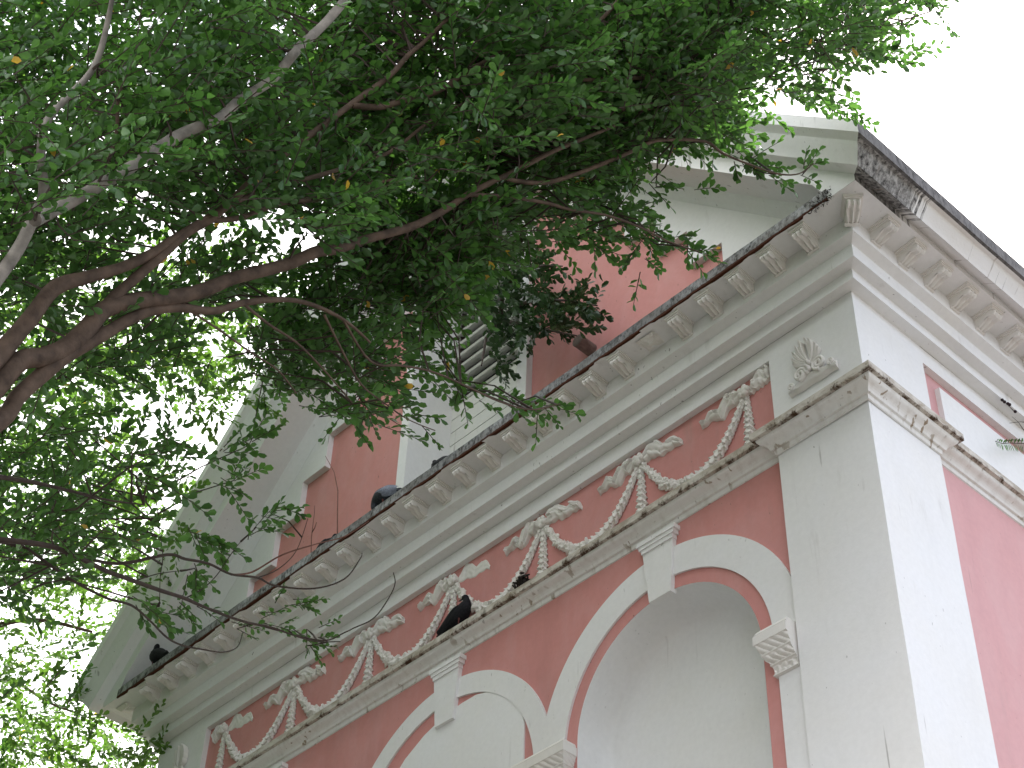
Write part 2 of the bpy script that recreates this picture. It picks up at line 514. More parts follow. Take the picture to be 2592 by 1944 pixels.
# mould-blackened lip along the front
mb = MB()
n = 90; rows = []
for i in range(n + 1):
    x = .205 + (-L - .41) * i / n
    e = .006 * mnoise.noise((x * 6, 0, 0)) + .004 * mnoise.noise((x * 19, 3, 0))
    rows.append([(x, -.40, z_(.4192)), (x, -.432 - e * .4, z_(.4185 + e)), (x, -.433, z_(.47)), (x, -.431 + e * .3, z_(.524 + e * 1.2)), (x, .08, z_(.528))])
mb.grid(rows)
lip = link('cornice_lip', mb, M['lip'], bld)

# ---- crown moulding (d, z) used on eaves and rakes
crown = [(.43, .420), (.431, .476), (.50, .428), (.522, .410)] + bez((.526, .405), (.548, .455), (.574, .470), (.596, .522), 8) + [(.604, .524), (.645, .526)]
lipband = [(.600, .525), (.647, .525), (.648, .649), (.60, .655)]
ycuts = np.concatenate([np.linspace(0, 3, 22), np.linspace(3.4, DEPTH, 14)])
for sx in (1, -1):
    def X(d): return d if sx > 0 else -L - d
    mb = MB(); mb.grid([[wob((X(d), -d + (DEPTH + d) * (t / DEPTH), z_(z)), .004) for d, z in crown] for t in ycuts])
    eave = link('eave_moulding', mb, M['eave'] if sx > 0 else M['white'], bld)
    mb = MB(); mb.grid([[wob((X(d), -d + (DEPTH + d) * (t / DEPTH), z_(z)), .004) for d, z in lipband] for t in ycuts])
    link('gutter_edge', mb, M['gutter'], eave)
    # raking cornice of the pediment
    rk = [(d, z) for d, z in crown[1:]] + lipband[1:3]
    mb = MB(); rows = []
    for i in range(25):
        t = i / 24; row = []
        for d, z in rk:
            x = d + (CX - d) * t
            xx = x if sx > 0 else -L - x
            row.append(wob((xx, -d, z_(z + MS * (d - x))), .004))
        rows.append(row)
    mb.grid(rows)
    # face below the crown, down to the soffit
    rows = []
    for i in range(41):
        x = .431 + (CX - .431) * i / 40
        top = .476 + MS * (.431 - x)
        bot = (.419 if x > .212 else .7586 - MS * x)
        xx = x if sx > 0 else -L - x
        rows.append([wob((xx, -.4315, z_(bot)), .002), wob((xx, -.4315, z_(top)), .002)])
    mb.grid(rows)
    for k, x in enumerate((.212,)):
        xx = x if sx > 0 else -L - x
    # underside and bed of the rake
    rows = []
    for i in range(31):
        x = .21 + (CX - .21) * i / 30; b = .7586 - MS * x
        xx = x if sx > 0 else -L - x
        rows.append([wob((xx, -.4315, z_(b)), .002), (xx, -.10, z_(b + .01)), (xx, -.085, z_(b - .02)), (xx, -.03, z_(b - .085)), (xx, -.004, z_(b - .12)), (xx, .10, z_(b - .12))])
    mb.grid(rows)
    link('raking_cornice', mb, M['white'], bld)

# ---- tympanum: white stepped surround over a recessed pink field
TC = -3.93
FW, FI = .80, .69                           # half widths of the louvre frame and its opening
FT, FO = 3.95, 3.78
def rake_z(x): return .7586 - MS * (x if x > CX else -L - x) - .11
risers = [TC + s * (2.8925 - .3262 * k) for s in (1, -1) for k in range(7)]
def step_z(x):
    a = abs(x - TC)
    if a > 2.8925: return .5
    k = int((2.8925 - a) / .3262)
    return 1.337 + .392 * k
mb = MB()
cuts = sorted(set([.1, -L - .1, CX, TC - FW, TC + FW, TC - FI, TC + FI] + risers + list(np.linspace(.1, -L - .1, 40))))
for a, b in zip(cuts[:-1], cuts[1:]):
    m_ = (a + b) / 2
    ra, rb = rake_z(a), rake_z(b)
    if abs(m_ - TC) < FW:
        lo = .5 if abs(m_ - TC) > FI else FO
        lo = FT if lo == FO else lo
        if abs(m_ - TC) > FI: lo = FT
    else: lo = step_z(m_)
    if min(ra, rb) <= lo + .01: continue
    mb.quad((a, 0, z_(lo)), (b, 0, z_(lo)), (b, 0, z_(rb + .02)), (a, 0, z_(ra + .02)))
    if lo > .6: mb.quad((a, 0, z_(lo)), (a, .062, z_(lo)), (b, .062, z_(lo)), (b, 0, z_(lo)))
for x in risers:
    a = abs(x - TC)
    lo = step_z(TC + math.copysign(a + .01, x - TC)); hi = step_z(TC + math.copysign(a - .01, x - TC))
    if a > FW: mb.quad((x, 0, z_(lo)), (x, .062, z_(lo)), (x, .062, z_(hi)), (x, 0, z_(hi)))
tymp = link('tympanum', mb, M['white'], bld)
mb = MB()
for a, b in ((.0, TC + FI), (TC - FI, -L)):
    k0 = np.linspace(a, b, 12)
    for p, q in zip(k0[:-1], k0[1:]):
        mb.quad((p, .06, z_(.45)), (q, .06, z_(.45)), (q, .06, z_(max(.46, rake_z(q)))), (p, .06, z_(max(.46, rake_z(p)))))
mb.quad((TC - FI, .06, z_(FO)), (TC + FI, .06, z_(FO)), (TC + FI, .06, z_(rake_z(TC + FI))), (TC - FI, .06, z_(rake_z(TC - FI))))
link('tympanum_field', mb, M['pink'], bld)
# louvre window: frame, deep reveal, slats
mb = MB()
for s in (-1, 1):
    xa, xb = TC + s * FI, TC + s * FW
    mb.box(min(xa, xb), max(xa, xb), -.006, .5, z_(.45), z_(FT))
mb.box(TC - FI - .001, TC + FI + .001, -.006, .5, z_(FO), z_(FT))
louver = link('louver_window', mb, M['white'], bld)
mb = MB()
mb.quad((TC - FI, .66, z_(.4)), (TC + FI, .66, z_(.4)), (TC + FI, .66, z_(FO)), (TC - FI, .66, z_(FO)))
link('dark_opening', mb, M['dark'], louver)
mb = MB(); z = .62
while z < FO - .05:
    if z < 2.30:                            # lower boards stand shut
        mb.box(TC - FI, TC + FI, .46, .485, z_(z), z_(z + .146))
    else:                                   # upper slats stand open
        i = len(mb.v)
        for x in (TC - FI, TC + FI):
            for y, zz in ((.44, z + .0), (.452, z - .020), (.56, z + .045), (.548, z + .065)): mb.vert((x, y, z_(zz)))
        for f in ((0, 1, 5, 4), (1, 2, 6, 5), (2, 3, 7, 6), (3, 0, 4, 7)): mb.f.append(tuple(i + k for k in f))
    z += .156
link('louver_slats', mb, M['slat'], louver)
mb = MB(); mb.box(TC - FW - .05, TC + FW + .12, -.10, .3, z_(.53), z_(.60)); link('window_sill', mb, M['lip'], louver)

# old pipe end out of the tympanum
pp = Vector(hang(1247, 735, 1, -.10))
mb = MB(); mb.tube([(pp.x, .07, pp.z), (pp.x, -.10, pp.z)], .055, 14)
mb.tube([(pp.x, .05, pp.z), (pp.x, -.104, pp.z)], [.045, .045], 14)
link('drain_pipe', mb, M['pipe'], bld, smooth=False)

# ---- roof
mb = MB()
for sx in (1, -1):
    def X(x): return x if sx > 0 else -L - x
    a = (.62, .648); b = (CX, .648 + MS * (.62 - CX))
    mb.quad((X(a[0]), -.62, z_(a[1])), (X(a[0]), DEPTH, z_(a[1])), (X(b[0]), DEPTH, z_(b[1])), (X(b[0]), -.62, z_(b[1])))
link('roof', mb, M['roof'], bld)
mb = MB(); mb.poly([(0, DEPTH, z_(.3)), (-L, DEPTH, z_(.3)), (CX, DEPTH, z_(4.6))]); link('back_gable', mb, M['pink'], bld)

# ---- arches over the three bays
def arch_band(c, zc, ro, ri, y0, y1):
    mb = MB(); rows = []
    for k in range(61):
        a = math.pi * k / 60; ca, sa = math.cos(a), math.sin(a)
        rows.append([wob((c + ri * ca, y1, z_(zc + ri * sa)), .002), wob((c + ri * ca, y0, z_(zc + ri * sa)), .002),
                     wob((c + ro * ca, y0, z_(zc + ro * sa)), .002), wob((c + ro * ca, y1, z_(zc + ro * sa)), .002)])
    mb.grid(rows)
    return mb
def keystone(parent, c, zt):
    mb = MB()
    yb = .012
    mb.prism([(c - .137, z_(zt - .09)), (c + .137, z_(zt - .09)), (c + .098, z_(-1.503)), (c - .092, z_(-1.503))], yb, REC + .02)
    for k, (w, h) in enumerate(((.185, .034), (.168, .03), (.152, .034))):
        z1 = zt - sum((.034, .03, .034)[:k]); mb.box(c - w + .012, c + w - .010, -.012 + .007 * k, REC + .02, z_(z1 - h), z_(z1))
    return link('keystone', mb, M['white'], parent)
for c, zc, ri, kind in ((-1.80, -2.25, .885, 'niche'), (-3.92, -2.27, .945, 'board'), (-L + 1.80, -2.25, .885, 'niche')):
    surr = link('arch_surround', arch_band(c, zc, 1.112, ri, .033, REC + .01), M['white'], bld)
    keystone(surr, c + .005, -.992)
    if kind == 'board':                     # the middle bay is boarded flush with a white panel
        out = [(-3.085, -7.6), (-3.085, -1.87), (-3.12, -1.74), (-3.19, -1.63), (-3.29, -1.53), (-3.43, -1.445), (-3.60, -1.40), (-3.75, -1.40), (-3.95, -1.425), (-4.15, -1.49), (-4.35, -1.60), (-4.6, -1.83), (-4.80, -2.15), (-4.80, -7.6)]
        mb = MB(); mb.prism([(x, z_(z)) for x, z in out], .038, REC + .01)
        link('infill_panel', mb, M['white_clean'], surr)

# ---- piers with moulded capitals at the springing
def capital(c, hl, hr):
    prof = [(-2.24, .095), (-2.262, .108), (-2.272, .100), (-2.274, .118), (-2.336, .118), (-2.338, .108), (-2.37, .096), (-2.402, .078), (-2.404, .084), (-2.412, .084), (-2.414, .074), (-2.44, .062), (-2.466, .036), (-2.468, .040), (-2.478, .040), (-2.48, .026), (-2.51, .020), (-2.534, .018), (-2.536, .028), (-2.548, .028), (-2.55, .004)]
    zz = [p[0] for p in prof]; ff = [p[1] for p in prof]
    zs = list(np.linspace(-2.24, -2.55, 63)); rows = []
    for z in zs:
        f = .78 * float(np.interp(-z, [-a for a in zz], ff))
        ring = []
        pts = []
        xl, xr = (c - hl - f if hl > .1 else c + .018), (c + hr + f if hr > .1 else c - .018); yf = .026 - f * 1.1
        n = 44
        for k in range(n + 1): pts.append((xl + (xr - xl) * k / n, yf))
        side = 8
        pts = [(xl, REC + .02 + (yf - REC - .02) * k / side) for k in range(side)] + pts + [(xr, yf + (REC + .02 - yf) * k / side) for k in range(1, side + 1)]
        s = 0; prev = pts[0]
        for x, y in pts:
            s += math.hypot(x - prev[0], y - prev[1]); prev = (x, y)
            b = 0
            if -2.402 < z < -2.34: b = .010 * (abs(math.sin((s + (z + 2.37) * .5) * math.pi / .055)) - .5)
            elif -2.466 < z < -2.414: b = .014 * (abs(math.sin(s * math.pi / .05)) - .45) * (1 if z < -2.42 else .5)
            elif -2.534 < z < -2.48: b = .016 * mnoise.noise((s * 42, z * 42, c))
            ring.append((x + (0 if abs(x - c) < hr else b * .5), y - b, z_(z)))
        rows.append(ring)
    mb = MB(); mb.grid(rows); mb.cap(rows[0])
    return link('capital', mb, M['ornament'], bld, smooth=False)
for c, hl, hr in ((-2.86, .178, .178), (-.72, .178, .05), (-L + 2.86, .178, .178), (-L + .72, .05, .178)):
    mb = MB(); mb.box(c - hl, c + hr, .024, REC + .01, z_(ZBOT), z_(-2.2)); link('pier', mb, M['white'], bld)
    capital(c, hl, hr)

# ---- modillions under the soffit
def modillion():
    mb = MB()
    mb.box(-.066, .066, -.404, -.222, -.010, .016)
    mb.box(-.057, .057, -.394, -.222, -.022, -.010)
    pr = [(-.372, -.022), (-.392, -.032), (-.393, -.050), (-.376, -.064), (-.352, -.062), (-.330, -.060), (-.306, -.072), (-.280, -.086), (-.254, -.094), (-.236, -.097)]
    n = 14; rows = []
    for j, (y, z) in enumerate(pr):
        row = []
        for k in range(n + 1):
            x = -.044 + .088 * k / n; u = (k / n - .5) * 2
            if j < 5: b = .012 * math.cos(u * math.pi * 2.5)
            else: b = .014 * math.cos(u * math.pi * 2 * (1.0 + (j - 5) * .16)) * (1 - .4 * abs(u))
            row.append((x, y - b * .6, z - b * .7))
        rows.append(row)
    mb.grid(rows)
    for x in (-.044, .044):
        mb.poly([(x, y, z) for y, z in pr] + [(x, -.222, -.097), (x, -.222, -.022)])
    mb.box(-.048, .048, -.244, -.222, -.106, -.096)
    return mb
proto = None
zs_ = z_(.405)
spots = [(-.092 - .2811 * k, 0, 0, k) for k in range(28)]
spots += [(0, .012 + .2853 * k, math.pi / 2, 100 + k) for k in range(36)]
spots += [(.066, -.066, math.pi / 4, 200)]
# this one is broken off, as the one at the far corner
for x, y, rz, k in spots:
    if k == 5: continue
    if proto is None:
        me_mb = modillion()
        proto = link('modillion', me_mb, M['ornament'], bld, origin=(0, 0, 0), smooth=False)
        o = proto
    else:
        o = proto.copy(); COL.objects.link(o); o.parent = bld
    o.location = Vector((x, y, zs_)) - bld.location
    o.rotation_euler = (0, 0, rz)
for (x, y) in ((-.092 - .2811 * 5, -.30), (-L - .26, -.27)):   # plaster scars where they fell
    mb = MB(); rows = []
    for i in range(9):
        row = []
        for j in range(9):
            u, w = (i / 8 - .5) * 2, (j / 8 - .5) * 2
            e = max(0, 1 - max(abs(u), abs(w)) ** 3)
            row.append((x + u * .085, y + w * .075, z_(.412 + .06 * w * .1) - e * (.010 + .028 * (mnoise.noise((u * 2.5, w * 2.5, x)) + .5))))
        rows.append(row)
    mb.grid(rows); link('broken_modillion', mb, M['ornament'], bld)

# ---- festoons of the frieze
def relief(xs, tops, bots, x0, zk, ysurf, amp, seed, flat=False):
    """cloth-like relief between an upper and a lower outline"""
    mb = MB(); n, m = 96, 18; rows = []
    lo, hi = min(xs), max(xs); span = hi - lo
    order = np.argsort(xs); xa = np.array(xs)[order]; ta = np.array(tops)[order]; ba = np.array(bots)[order]
    near = lo if abs(lo) < abs(hi) else hi                      # the end at the knot
    for i in range(n + 1):
        x = lo + span * i / n
        t, b = np.interp(x, xa, ta), np.interp(x, xa, ba); row = []
        u = abs(x - near) / span                                # 0 at the knot, 1 at the tip
        for j in range(m + 1):
            s = j / m; q = max(0, 1 - (2 * s - 1) ** 2) ** .35
            wav = .006 * math.sin(u * 31 + seed) * (1 if not flat else .6)
            if flat: h = .007 * q + .004 * mnoise.noise((x * 30, s * 4, seed)) * q
            else:
                # overlapping turns of the ribbon, each stepping out over the next
                sk = u + .10 * math.sin(s * 3.0 + seed) + .035 * math.sin(s * 9 + seed * 2)
                ph = (sk * 3.2 + .15 * seed) % 1.0
                turn = (1 - ph) ** .7
                pleat = abs(math.sin(s * math.pi * 2.5 + sk * 5 + seed))
                h = q * (amp * (.18 + .82 * turn) * (1 - .25 * u) + .013 * pleat + .006)
                h *= min(1, min(i, n - i) / 3.0 + .1)
            row.append((x0 + x, ysurf - h, z_(zk + b + wav + (t - b) * s)))
        rows.append(row)
    mb.grid(rows)
    return mb
RX = [.03, .06, .09, .118, .15, .183, .215, .241, .27, .297, .334, .36, .381, .40]
RT = [.045, .075, .131, .14, .13, .112, .075, .053, .058, .071, .062, .04, .012, -.03]
RB = [.0, -.008, -.01, -.012, -.012, -.035, -.045, -.042, -.038, -.037, -.042, -.04, -.05, -.065]
LX = [-.025, -.057, -.08, -.102, -.13, -.153, -.18, -.204, -.24, -.285, -.305, -.326, -.36, -.407]
LT = [.055, .09, .100, .128, .118, .127, .110, .105, .035, .07, .075, .054, .02, .03]
LB = [.0, -.012, -.022, -.021, -.010, -.02, -.05, -.071, -.066, -.030, -.022, -.022, -.03, -.04]
def rope(pts, rad, kind, seed, y):
    """plaster garland: a tube whose skin is a pattern of leaf scales or small flowers"""
    pts = [Vector(p) for p in pts]; n = len(pts); seg = 20; mb = MB(); rows = []
    s = 0
    for i in range(n):
        t = (pts[min(i + 1, n - 1)] - pts[max(i - 1, 0)]).normalized()
        up = Vector((0, -1, 0)); bi = t.cross(up).normalized()
        if i: s += (pts[i] - pts[i - 1]).length
        row = []
        for k in range(seg):
            a = 2 * math.pi * k / seg
            if kind == 'leaf':                  # overlapping pointed leaves in staggered rows
                sec, w = divmod(k, 4); v = abs(w - 2) / 2
                ph = (s / .052 + (.5 if sec % 2 else 0) - .38 * (1 - v)) % 1.0
                r = rad[i] * (.66 + .62 * ph ** 1.3) * (1.06 - .22 * v)
            else:                               # clustered florets
                r = rad[i] * (.86 + .95 * mnoise.noise((s * 46, math.cos(a) * 1.5 + seed, math.sin(a) * 1.5)))
            row.append(pts[i] + (bi * math.cos(a) + up * math.sin(a) * .8) * r)
        rows.append(row)
    mb.grid(rows, closed_v=True); mb.cap(rows[0]); mb.cap(rows[-1])
    return mb
knots = [-.985 * k - .967 for k in range(7)]
ZK = -.252
for idx, xk in enumerate(knots):
    mb = MB()
    mb.ball((xk + .004, REC - .028, z_(ZK + .028)), 1, 12, 8, (.05, .034, .046))
    for q in range(5):
        a = q * 1.3 + idx
        mb.ball((xk + .004 + .034 * math.cos(a), REC - .044, z_(ZK + .028 + .030 * math.sin(a))), 1, 8, 5, (.021, .018, .024))
    fest = link('festoon', mb, M['ornament'], bld, smooth=True)
    brokeR = idx in (3, 6); brokeL = False
    if idx == 0:
        RXx = [.03, .06, .09, .12, .15, .18, .205, .225]; RTt = [.045, .07, .11, .19, .20, .165, .175, .14]; RBb = [-.005, -.01, .0, .0, .0, .005, .01, .04]
        rmb = relief(RXx, RTt, RBb, xk, ZK, REC, .040, idx * 2.1)
    else:
        rmb = relief(RX, RT, RB, xk, ZK, REC, .042, idx * 2.1, brokeR)
    link('ribbon', rmb, M['ornament'], fest, smooth=False)
    if idx < 6: lmb = relief(LX, LT, LB, xk, ZK, REC, .042, idx * 1.3 + 9)
    else: lmb = relief([-.025, -.06, -.10, -.13, -.16], [.055, .09, .12, .10, .07], [0, -.02, -.03, -.05, -.03], xk, ZK, REC, .042, 3)
    link('ribbon', lmb, M['ornament'], fest)
    # hanging drop
    n = 84
    link('drop', rope([(xk + .006 + .004 * i / n, REC - .012, z_(ZK - .01 - .56 * i / n)) for i in range(n + 1)], [.020 + .026 * min(1, i / n * 1.3) for i in range(n + 1)], 'leaf', idx, REC), M['ornament'], fest)
    # swag to the next knot on the left
    if idx < 6:
        xn = knots[idx + 1]; n = 150; P = []; rd = []
        for i in range(n + 1):
            t = i / n; u = 2 * t - 1
            P.append((xn + .03 + (xk - xn - .05) * t, REC - .016, z_(ZK - .015 - .435 * (1 - abs(u) ** 2.1))))
            rd.append(.023 + .027 * (1 - abs(u) ** 1.6))
        h = n // 2
        link('garland', rope(P[:h + 1], rd[:h + 1], 'flower', idx, REC), M['ornament'], fest)
        link('garland', rope(P[h:][::-1], rd[h:][::-1], 'leaf', idx, REC), M['ornament'], fest)

# ---- palmettes on the pilaster heads
def palmette(xo, mirror):
    def fx(x): return xo + (x + .375) * (-1 if mirror else 1)
    mb = MB(); Y = -.004
    root = (-.383, -.372)
    tips = [(-.500, -.335), (-.503, -.283), (-.490, -.233), (-.463, -.190), (-.428, -.160), (-.385, -.165), (-.350, -.195), (-.322, -.235), (-.298, -.285)]
    for k, (tx, tz) in enumerate(tips):
        broken = k >= 7
        rows = []; n = 9
        dx, dz = tx - root[0], tz - root[1]; l = math.hypot(dx, dz); nx, nz = -dz / l, dx / l
        curl = .018 * (1 if k < 5 else -1)
        for i in range(n + 1):
            t = i / n
            w = (.004 + .0165 * math.sin(min(1, t * 1.12) * math.pi * .5) ** 1.4) * (1 if t < .85 else math.sqrt(max(0, 1 - ((t - .85) / .15) ** 2)) * .98 + .02)
            cxp = root[0] + dx * t + nx * curl * math.sin(t * math.pi); czp = root[1] + dz * t + nz * curl * math.sin(t * math.pi)
            row = []
            for j in range(7):
                s = (j / 6 - .5) * 2
                h = (.016 + .040 * t) * max(0, 1 - s * s) ** .5 * (.5 if broken else 1) - (.016 * t if abs(s) < .2 else 0)
                row.append((fx(cxp + nx * w * s), Y - max(0, h), z_(czp + nz * w * s)))
            rows.append(row)
        mb.grid(rows)
    # big and small volutes
    for vx, vz, r, dirn in ((-.458, -.447, .054, 1), (-.303, -.441, .054, -1), (-.542, -.500, .026, 1), (-.212, -.490, .026, -1)):
        P, rd = [], []
        for i in range(40):
            t = i / 39; a = dirn * (t * 2 * math.pi * 1.9) + (math.pi * 1.5)
            rr = r * (1 - .82 * t)
            P.append((fx(vx + rr * math.cos(a)), Y - .030, z_(vz + rr * math.sin(a)))); rd.append(.0135 * (1 - .3 * t) * (1 if r > .03 else .6))
        mb.tube(P, rd, 6)
        mb.ball((fx(vx), Y - .012, z_(vz)), 1, 10, 6, (r * .8, .012, r * .8))
    # base: a curved plinth sagging between the scrolls
    top = bez((-.565, -.520), (-.50, -.535), (-.47, -.485), (-.38, -.475), 8) + bez((-.38, -.475), (-.30, -.480), (-.26, -.52), (-.175, -.508), 8)[1:]
    rows = []
    for i, (x, z) in enumerate(top):
        zb = -.556 + .004 * math.sin(i)
        h = .05
        rows.append([(fx(x), Y, z_(z + .012)), (fx(x), Y - .022, z_(z + .004)), (fx(x), Y - .030, z_(z - .010)), (fx(x), Y - .020, z_(z - .024)), (fx(x), Y - .034, z_(zb + .010)), (fx(x), Y, z_(zb - .012))])
    mb.grid(rows); mb.cap(rows[0]); mb.cap(rows[-1])
    for q in range(6):
        mb.ball((fx(-.383 + .012 * math.sin(q * 2.2)), Y - .03, z_(-.385 - .018 * q)), 1, 8, 5, (.016, .030, .013))
    return link('palmette', mb, M['ornament'], bld, smooth=True)
palmette(-.375, False)
palmette(-L + .375, True)

# ------------------------------------------------------------------ ground
mb = MB(); g = 600
mb.quad((-g, -g, 0), (g, -g, 0), (g, g, 0), (-g, g, 0))
gr = link('pavement', mb, M['pave']); gr['kind'] = 'structure'

# ================================================================== trees and plants
def leaf_mat(name, dark, light, yellow, trans, rough=.34, tmix=.42):
    m, nt, b, out = new_mat(name)
    at = N(nt, 'ShaderNodeAttribute', attribute_name='tint')
    r = nt.nodes.new('ShaderNodeValToRGB'); e = r.color_ramp.elements
    e[0].position = 0; e[0].color = (*dark, 1); e[1].position = .94; e[1].color = (*light, 1)
    k = e.new(.975); k.color = (*yellow, 1)
    nt.links.new(at.outputs['Fac'], r.inputs['Fac'])
    nt.links.new(r.outputs['Color'], b.inputs['Base Color'])
    b.inputs['Roughness'].default_value = rough; b.inputs['Specular IOR Level'].default_value = .45
    t = N(nt, 'ShaderNodeBsdfTranslucent')
    tcol = mixc(nt, 1.0, r.outputs['Color'], trans, 'MULTIPLY')
    nt.links.new(tcol, t.inputs['Color'])
    ms = N(nt, 'ShaderNodeMixShader'); ms.inputs[0].default_value = tmix
    nt.links.new(b.outputs[0], ms.inputs[1]); nt.links.new(t.outputs[0], ms.inputs[2]); nt.links.new(ms.outputs[0], out.inputs[0])
    return m
M['leaf'] = leaf_mat('tree_leaf', (.026, .072, .018), (.072, .170, .040), (.42, .26, .04), (2.6, 2.6, 1.6), tmix=.33)
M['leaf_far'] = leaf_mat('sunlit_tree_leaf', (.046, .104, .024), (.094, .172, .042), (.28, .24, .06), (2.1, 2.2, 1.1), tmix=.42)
M['leaf_dark'] = leaf_mat('shrub_leaf', (.018, .045, .016), (.036, .080, .026), (.05, .10, .03), (1.5, 1.6, 1.2), tmix=.25)
M['bark'] = flat_mat('brown_bark', (.088, .060, .043), nscale=14, amt=.45)
M['bark_grey'] = flat_mat('grey_bark', (.22, .20, .175), nscale=12, amt=.4)
M['twig'] = flat_mat('twig_bark', (.055, .040, .032), nscale=20)
M['stem_red'] = flat_mat('dry_red_stem', (.16, .075, .055), nscale=20)

TEMPL = np.array([(0, 0), (.42, .40), (.78, .44), (1, 0), (.78, -.44), (.42, -.40)])   # obovate leaf (u along, v across)

def leaves_mesh(base, ldir, lnor, length, width, tint):
    """all leaves of one crown as one mesh; each leaf two folded faces"""
    n = len(base)
    ldir = ldir / np.linalg.norm(ldir, axis=1, keepdims=True)
    side = np.cross(lnor, ldir); side /= np.linalg.norm(side, axis=1, keepdims=True) + 1e-9
    nor = np.cross(ldir, side)
    V = np.empty((n, 6, 3))
    for k, (u, v) in enumerate(TEMPL):
        V[:, k] = base + ldir * (u * length)[:, None] + side * (v * width)[:, None] + nor * ((abs(v) * .35 * width) - u * u * .10 * length)[:, None]
    return V.reshape(-1, 3), tint

def build_leaves(name, V, tint, mat, parent):
    n = len(V) // 6
    me = bpy.data.meshes.new(name)
    org = ORIG[parent.name]
    V = V - org
    me.vertices.add(len(V)); me.vertices.foreach_set('co', V.ravel())
    idx = np.array([0, 3, 2, 1, 0, 5, 4, 3])
    loops = (np.arange(n)[:, None] * 6 + idx).ravel()
    me.loops.add(len(loops)); me.loops.foreach_set('vertex_index', loops)
    me.polygons.add(n * 2)
    me.polygons.foreach_set('loop_start', np.arange(n * 2) * 4)
    a = me.attributes.new('tint', 'FLOAT', 'POINT'); a.data.foreach_set('value', np.repeat(tint, 6))
    me.update(calc_edges=True); me.validate()
    me.materials.append(mat)
    o = bpy.data.objects.new(name, me); COL.objects.link(o); o.parent = parent
    return o

def inpoly(px, py, poly):
    c = np.zeros(len(px), bool); j = len(poly) - 1
    for i in range(len(poly)):
        xi, yi = poly[i]; xj, yj = poly[j]
        hit = ((yi > py) != (yj > py)) & (px < (xj - xi) * (py - yi) / (yj - yi + 1e-12) + xi)
        c ^= hit; j = i
    return c

def limb_depth(u): return 7.35 + 1.75 * np.clip(u, -200, 1900) / 1000
def region(poly, count, z0, z1, clump=.0, cs=1.0, seed=0, grad=None):
    """sprig bases filling a patch of crown: (u, v) outline, depth range, clumpiness;
    with grad the depths run from just in front of the limbs to z1 behind them"""
    poly = np.array(poly, float); lo, hi = poly.min(0), poly.max(0); out = []
    while len(out) < count:
        px = rng.uniform(lo[0], hi[0], 400); py = rng.uniform(lo[1], hi[1], 400); ok = inpoly(px, py, poly)
        for u, v in zip(px[ok], py[ok]):
            if grad: z = min(limb_depth(u) + z0 + (z1 - z0) * rng.random() ** .9, 11.3)
            else: z = z0 + (z1 - z0) * rng.random()
            p = disp(u, v, z)
            if clump and mnoise.noise(Vector(p) * cs + Vector((seed, 0, 0))) * 1.5 < clump * (rng.random() * 1.4 - .55): continue
            out.append(p)
            if len(out) >= count: break
    return np.array(out)

RIGHT, DOWN, FWD = CAMR[0], CAMR[1], CAMR[2]
def sprigs(bases, lead, spread=.55, l=(.20, .42), nl=(10, 19), leaf=.056, up=.75, tmin=0.0, tmax=.93, ratio=.60):
    """leafy twigs: returns leaf arrays and the twig lines"""
    B, D, NN, LN, WD, T = [], [], [], [], [], []
    twigs = []
    for p in bases:
        d = np.array(lead) + rng.normal(0, spread, 3); d /= np.linalg.norm(d)
        ln = rng.uniform(*l); n = rng.integers(*nl)
        nrm = np.array([0, 0, up]) + rng.normal(0, .38, 3); nrm /= np.linalg.norm(nrm)
        sd = np.cross(nrm, d); sd /= np.linalg.norm(sd) + 1e-9
        droop = rng.uniform(-.02, .14)
        base_t = rng.random()
        tw = []
        for k in range(4):
            t = k / 3; tw.append(p + d * ln * t + np.array([0, 0, -droop * t * t * ln]))
        twigs.append(tw)
        for k in range(n):
            t = .12 + .88 * (k + rng.random() * .6) / n; t = min(t, 1)
            s = 1 if k % 2 else -1
            q = p + d * ln * t + np.array([0, 0, -droop * t * t * ln])
            ld = d * (.55 + .5 * t) + sd * s * (.85 - .45 * t) + rng.normal(0, .30, 3)
            B.append(q); D.append(ld); NN.append(nrm + rng.normal(0, .42, 3))
            s_ = leaf * rng.uniform(.62, 1.18); LN.append(s_); WD.append(s_ * ratio * rng.uniform(.85, 1.15))
            T.append(.987 if rng.random() < .003 else min(.93, max(0, .45 * base_t + .55 * rng.random())) * (tmax - tmin) + tmin)
    return [np.array(a) for a in (B, D, NN, LN, WD, T)], twigs

def px_rad(wpx, z): return wpx * .5 * (2592 / 2212) / FPX * z
def limb_depth(u): return 7.35 + 1.75 * np.clip(u, -200, 1900) / 1000
def limb(parent, name, pts, z, w, mat, jit=.006, seg=9):
    """a limb traced through (u, v) points; z and w are (start, end) depth and on-screen width"""
    n = len(pts); P, W = [], []
    for i, (u, v) in enumerate(pts):
        t = i / (n - 1); zz = limb_depth(u) - .13 if z is None else z[0] + (z[1] - z[0]) * t
        P.append(disp(u, v, zz)); W.append(px_rad(w[0] + (w[1] - w[0]) * t, zz))
    # smooth
    Q, rr = [], []
    for i in range(n - 1):
        p0, p1, p2, p3 = P[max(i - 1, 0)], P[i], P[i + 1], P[min(i + 2, n - 1)]
        for k in range(5):
            t = k / 5
            q = .5 * ((2 * p1) + (-p0 + p2) * t + (2 * p0 - 5 * p1 + 4 * p2 - p3) * t * t + (-p0 + 3 * p1 - 3 * p2 + p3) * t ** 3)
            r = W[i] + (W[i + 1] - W[i]) * t
            nn = mnoise.noise_vector(Vector(q) * 3.0)
            Q.append(q + np.array(nn) * min(jit, r * .5)); rr.append(r * (1 + .12 * mnoise.noise(Vector(q) * 6)))
    Q.append(P[-1]); rr.append(W[-1])
    BRANCH_PTS.extend(Q)
    mb = MB(); mb.tube(Q, rr, seg)
    return link(name, mb, mat, parent, smooth=True)

